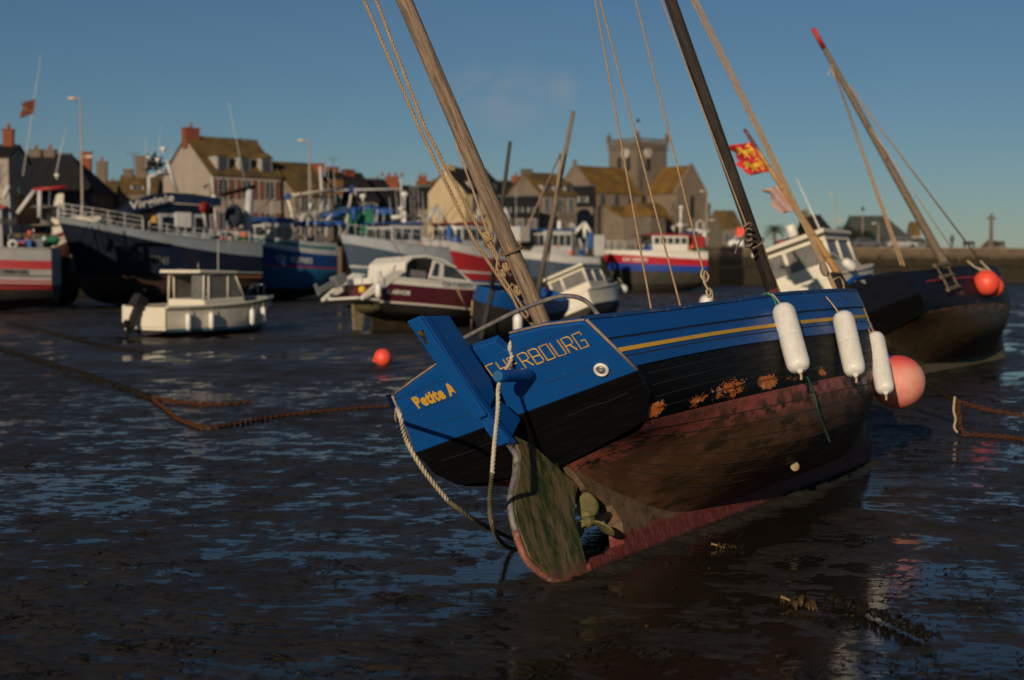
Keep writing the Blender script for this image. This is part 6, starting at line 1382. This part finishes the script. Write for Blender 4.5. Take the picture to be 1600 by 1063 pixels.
for i in range(9):
    q = P(531+9.5*i, 415, 112+.9*i); q.z = -.1
    if pl0 is None:
        pl0 = thing('timber_pile', 'upright weedy timber fender pile against the quay, right of the blue trawler', 'pile', Matrix.Translation(q), 'timber piles against the quay wall')
        mb = MB(); mb.tube([(0, 0, 0), (.03, 0, 2.2), (0, .05, 4.55)], [.2, .2, .17], 8); mb.build('post', PILE, pl0)
        mb = MB(); mb.tube([(0, .05, 4.55), (0, .05, 4.68)], [.18, .12], 8); mb.build('cap', DARKIRON, pl0)
    else: copy_tree(pl0, Matrix.Translation(q) @ Matrix.Rotation(rnd.uniform(0, 6), 4, 'Z'))
# ---- street lamps
POSTM = pmat('beige_painted_post', (.36, .29, .22), (.30, .24, .18), 2, rough=.5)
for px, yt, Y, side, low, lab in ((130, 157, 103, -1, 247, 'tall beige street lamp with a second lower lamp, before the black roof'), (484, 222, 118, -1, None, 'beige street lamp above the blue and white gantry'), (1104, 300, 172, -1, 345, 'thin street lamp right of the church transept'),
                                   (1305, 305, 178, -1, 346, 'tall street lamp behind the radar of the leaning cabin boat'), (1347, 327, 205, 0, None, 'slim lamp post in front of the wide hall roof'), (1372, 350, 190, -1, None, 'short lamp post right of the bushes near the parked cars')):
    q = P(px, 415, Y); q.z = QZ; h_ = CAMH+(415-yt)*Y/F-QZ
    l_ = thing('street_lamp', lab, 'street lamp', Matrix.Translation(q), 'street lamps along the quay')
    mb = MB(); mb.tube([(0, 0, 0), (0, 0, .9), (0, 0, 1.0), (0, 0, h_-.1)], [.11, .11, .075, .055], 10); mb.build('post', POSTM, l_)
    def head(z, s, par):
        mb = MB(); mb.tube([(0, 0, z-.1), (.0, 0, z), (s*.15, 0, z+.05), (s*.45, 0, z+.06)], .04, 8); a_ = mb.build('arm', POSTM, par)
        mb = MB(); mb.ball((s*.62, 0, z+.03), .30, 14, sq=(1.15, .6, .42)); mb.build('lamp_head', pmat('pale_lamp_head', (.55, .47, .36), (.48, .41, .32), 3, rough=.4), par)
    if side: head(h_, side, l_)
    else: mb = MB(); mb.ball((0, 0, h_), .28, 12, sq=(.7, .7, 1.2)); mb.build('lamp_head', DARKIRON, l_)
    if low: head(CAMH+(415-low)*Y/F-QZ, 1, l_)
# ---- parked cars
CARS = [(1163, 182, (.6, .6, .58), 'white car parked by the orange sign, left of the dark mast'), (1238, 186, (.35, .03, .03), 'red car parked under the grey house with one chimney'), (1322, 192, (.02, .022, .03), 'dark car parked under the left end of the bushes'),
        (1352, 190, (.10, .10, .11), 'grey car parked between the bushes and the hall'), (1382, 192, (.015, .018, .03), 'dark blue car parked before the middle of the wide hall'), (1408, 190, (.30, .30, .31), 'silver car parked before the right part of the wide hall'), (1436, 192, (.02, .02, .022), 'black car parked at the right end of the row by the hall')]
car0 = None
for px, Y, c, lab in CARS:
    q = P(px, 415, Y); q.z = QZ+.004; M = place(q, rnd.uniform(-12, 12)); paint = pmat('car_paint_%d' % px, c, tuple(x*.9 for x in c), 2, rough=.25)
    t_ = thing('parked_car', lab, 'car', M, 'cars parked on the quay')
    mb = MB(); mb.prism([(-2.0, .3), (2.0, .3), (2.05, .55), (1.95, .82), (1.0, .95), (-1.75, .98), (-2.05, .75)], -.82, .82); mb.prism([(-1.55, .96), (1.0, .94), (.45, 1.42), (-.2, 1.5), (-1.1, 1.44)], -.70, .70); mb.build('body', paint, t_, recalc=True, bevel=.05)
    for s_2 in (-1, 1): mb = MB(); mb.prism([(-1.35, 1.0), (.82, .99), (.4, 1.36), (-.2, 1.43), (-1.0, 1.37)], s_2*.705-.006, s_2*.705+.006); mb.build('side_window', GLASS, t_)
    for x in (-1.25, 1.25):
        for y in (-.76, .76): mb = MB(); mb.lathe([(.18, -.1), (.31, -.1), (.33, 0), (.31, .1), (.18, .1)], 16, Matrix.Translation((x, y, .32)) @ Matrix.Rotation(R(90), 4, 'X')); mb.build('wheel', BLACK, t_)
# ---- orange work sign, benches, cross, walker
t_ = thing('sign_board', 'orange board standing on the quay, left of the dark mast', 'sign', place(Vector((P(1157, 415, 176).x, 176, QZ)), 5)); mb = MB(); mb.box((0, 0, 1.9), (1.1, .08, 1.1)); mb.build('panel', ORANGEBUOY, t_, bevel=.02); mb = MB(); mb.tube([(-.4, .06, 0), (-.4, .06, 2.2)], .04, 6); mb.tube([(.4, .06, 0), (.4, .06, 2.2)], .04, 6); mb.build('posts', CHROME, t_)
for px, lab in ((1514, 'dark bench on the pier between the walker and the cross'), (1561, 'dark bench on the pier close right of the stone cross')):
    q = P(px, 415, 186); q.z = QZ; t_ = thing('bench', lab, 'bench', place(q, 0), 'benches on the pier'); BW = pmat('dark_bench_wood', (.03, .022, .018), (.045, .03, .022), 4, rough=.8)
    mb = MB(); mb.box((0, 0, .45), (1.5, .5, .08)); mb.build('seat', BW, t_); mb = MB(); mb.box((0, .25, .75), (1.5, .07, .42)); mb.build('backrest', BW, t_)
    for x in (-.6, .6): mb = MB(); mb.box((x, 0, .2), (.1, .45, .41)); mb.box((x, .24, .5), (.08, .08, .9)); mb.build('leg', BW, t_)
q = P(1548, 415, 187); q.z = QZ; t_ = thing('stone_cross', 'tall weathered stone cross on a stepped base on the pier', 'cross', place(q, 10))
mb = MB()
for i in range(3): mb.box((0, 0, .2+.35*i), (2.0-.5*i, 2.0-.5*i, .35))
mb.build('base', GRANITE2, t_); mb = MB(); mb.box((0, 0, 2.55), (.42, .36, 3.2), taper=(.75, .8)); mb.box((0, 0, 4.2), (.34, .3, .75)); mb.box((0, 0, 3.95), (1.15, .28, .3)); mb.build('shaft', GRANITE2, t_, bevel=.03)
q = P(1487, 415, 184); q.z = QZ; t_ = thing('person', 'person in dark clothes walking along the pier', 'person', place(q, -25))
def skin_body(name, nodes, edges, mt, par, sub=2):
    me = bpy.data.meshes.new(name); me.from_pydata([n_[0] for n_ in nodes], edges, []); me.materials.append(mt)
    o = bpy.data.objects.new(name, me); col.objects.link(o); o.parent = par
    sk = o.modifiers.new('skin', 'SKIN'); o.modifiers.new('sub', 'SUBSURF').levels = sub; o.modifiers['sub'].render_levels = sub
    for i, n_ in enumerate(nodes): v = me.skin_vertices[0].data[i]; v.radius = (n_[1], n_[2] if len(n_) > 2 else n_[1]); v.use_root = i == 0
    sk.use_smooth_shade = True; return o
nd = [((0, 0, .95), .15, .11), ((0, 0, 1.2), .15, .11), ((0, 0, 1.42), .17, .11), ((0, .0, 1.54), .06), ((0, -.02, 1.66), .095, .11), ((.2, 0, 1.42), .06), ((.27, .08, 1.15), .05), ((.26, -.06, .92), .04), ((-.2, 0, 1.42), .06), ((-.27, -.08, 1.15), .05), ((-.26, -.2, .95), .04),
      ((.1, 0, .85), .09), ((.11, -.18, .5), .065), ((.11, -.16, .08), .05), ((.11, -.28, .04), .04), ((-.1, 0, .85), .09), ((-.11, .14, .5), .065), ((-.11, .32, .1), .05), ((-.11, .22, .04), .04), ((0, -.02, 1.74), .07)]
ed_ = [(0, 1), (1, 2), (2, 3), (3, 4), (4, 19), (2, 5), (5, 6), (6, 7), (2, 8), (8, 9), (9, 10), (0, 11), (11, 12), (12, 13), (13, 14), (0, 15), (15, 16), (16, 17), (17, 18)]
skin_body('body', nd, ed_, pmat('dark_clothes', (.02, .022, .03), (.03, .03, .035), 6, rough=.8), t_)
mb = MB(); mb.ball((0, .01, 1.70), .115, 12, sq=(1, 1.05, .95)); mb.build('hair', DARKIRON, t_)
# ---- trees
LEAF = pmat('dark_evergreen_leaf', (.020, .030, .012), (.040, .050, .018), 1.5, rough=.7)
def crown(mb, blobs, n, size):
    for c, r_ in blobs:
        for i in range(n):
            d = Vector((rnd.gauss(0, 1), rnd.gauss(0, 1), rnd.gauss(0, .8))).normalized()*r_*(rnd.random()**.4); p_ = Vector(c)+d; a = rnd.uniform(0, 6.3); s_2 = size*rnd.uniform(.6, 1.4)
            u_ = Vector((math.cos(a), math.sin(a), rnd.uniform(-.6, .6)))*s_2; v_ = Vector((-math.sin(a), math.cos(a), rnd.uniform(-.8, .8)))*s_2*.6
            mb.add([p_-u_, p_-v_, p_+u_, p_+v_], [(0, 1, 2, 3)])
for px, Y, sc_k, lab in ((1322, 212, 1.0, 'dark rounded evergreen bush left of the wide hall'), (1348, 205, .8, 'lower dark bush overlapping the left end of the hall')):
    q = P(px, 415, Y); q.z = QZ; t_ = thing('bush', lab, 'bush', place(q, 0), 'bushes by the hall')
    mb = MB()
    for x, z in ((-1, 1.9), (.2, 2.6), (1.1, 2.0)): mb.tube([(x*.15, 0, 0), (x*.5, 0, z*.5), (x, 0, z)], [.14, .09, .03], 7)
    mb.build('trunk', DARKIRON, t_)
    mb = MB(); crown(mb, [((x*sc_k, y, z*sc_k), r_*sc_k) for x, y, z, r_ in ((-1.3, 0, 1.5, 1.3), (-.3, .3, 2.6, 1.4), (.9, -.2, 2.2, 1.3), (1.6, 0, 1.2, 1.1), (0, -.6, 1.1, 1.4))], 420, .17); mb.build('crown', LEAF, t_)
q = P(1210, 415, 205); q.z = QZ; t_ = thing('palm_tree', 'small palm tree on the quay, right of the dark mast', 'palm tree', place(q, 0))
mb = MB(); mb.tube([(0, 0, 0), (.05, 0, 1.4), (0, 0, 2.9)], [.28, .22, .2], 10); mb.build('trunk', PILE, t_)
mb = MB()
for i in range(64):
    a = rnd.uniform(0, 6.3); el = rnd.uniform(-.3, 1.3); ln = rnd.uniform(1.6, 2.3); pts = [Vector((math.cos(a)*ln*f_*math.cos(el*(1-f_*.6)), math.sin(a)*ln*f_*math.cos(el*(1-f_*.6)), 2.9+ln*(math.sin(el)*f_*1.1-.75*f_*f_))) for f_ in np.linspace(0, 1, 7)]
    for j in range(6):
        d = (pts[j+1]-pts[j]).normalized(); s_2 = d.cross(Vector((0, 0, 1))).normalized()
        for k in (-1, 1): mb.add([pts[j], pts[j]+d*.14, pts[j]+d*.30+s_2*k*.34-Vector((0, 0, .12))], [(0, 1, 2)])
mb.build('fronds', LEAF, t_)
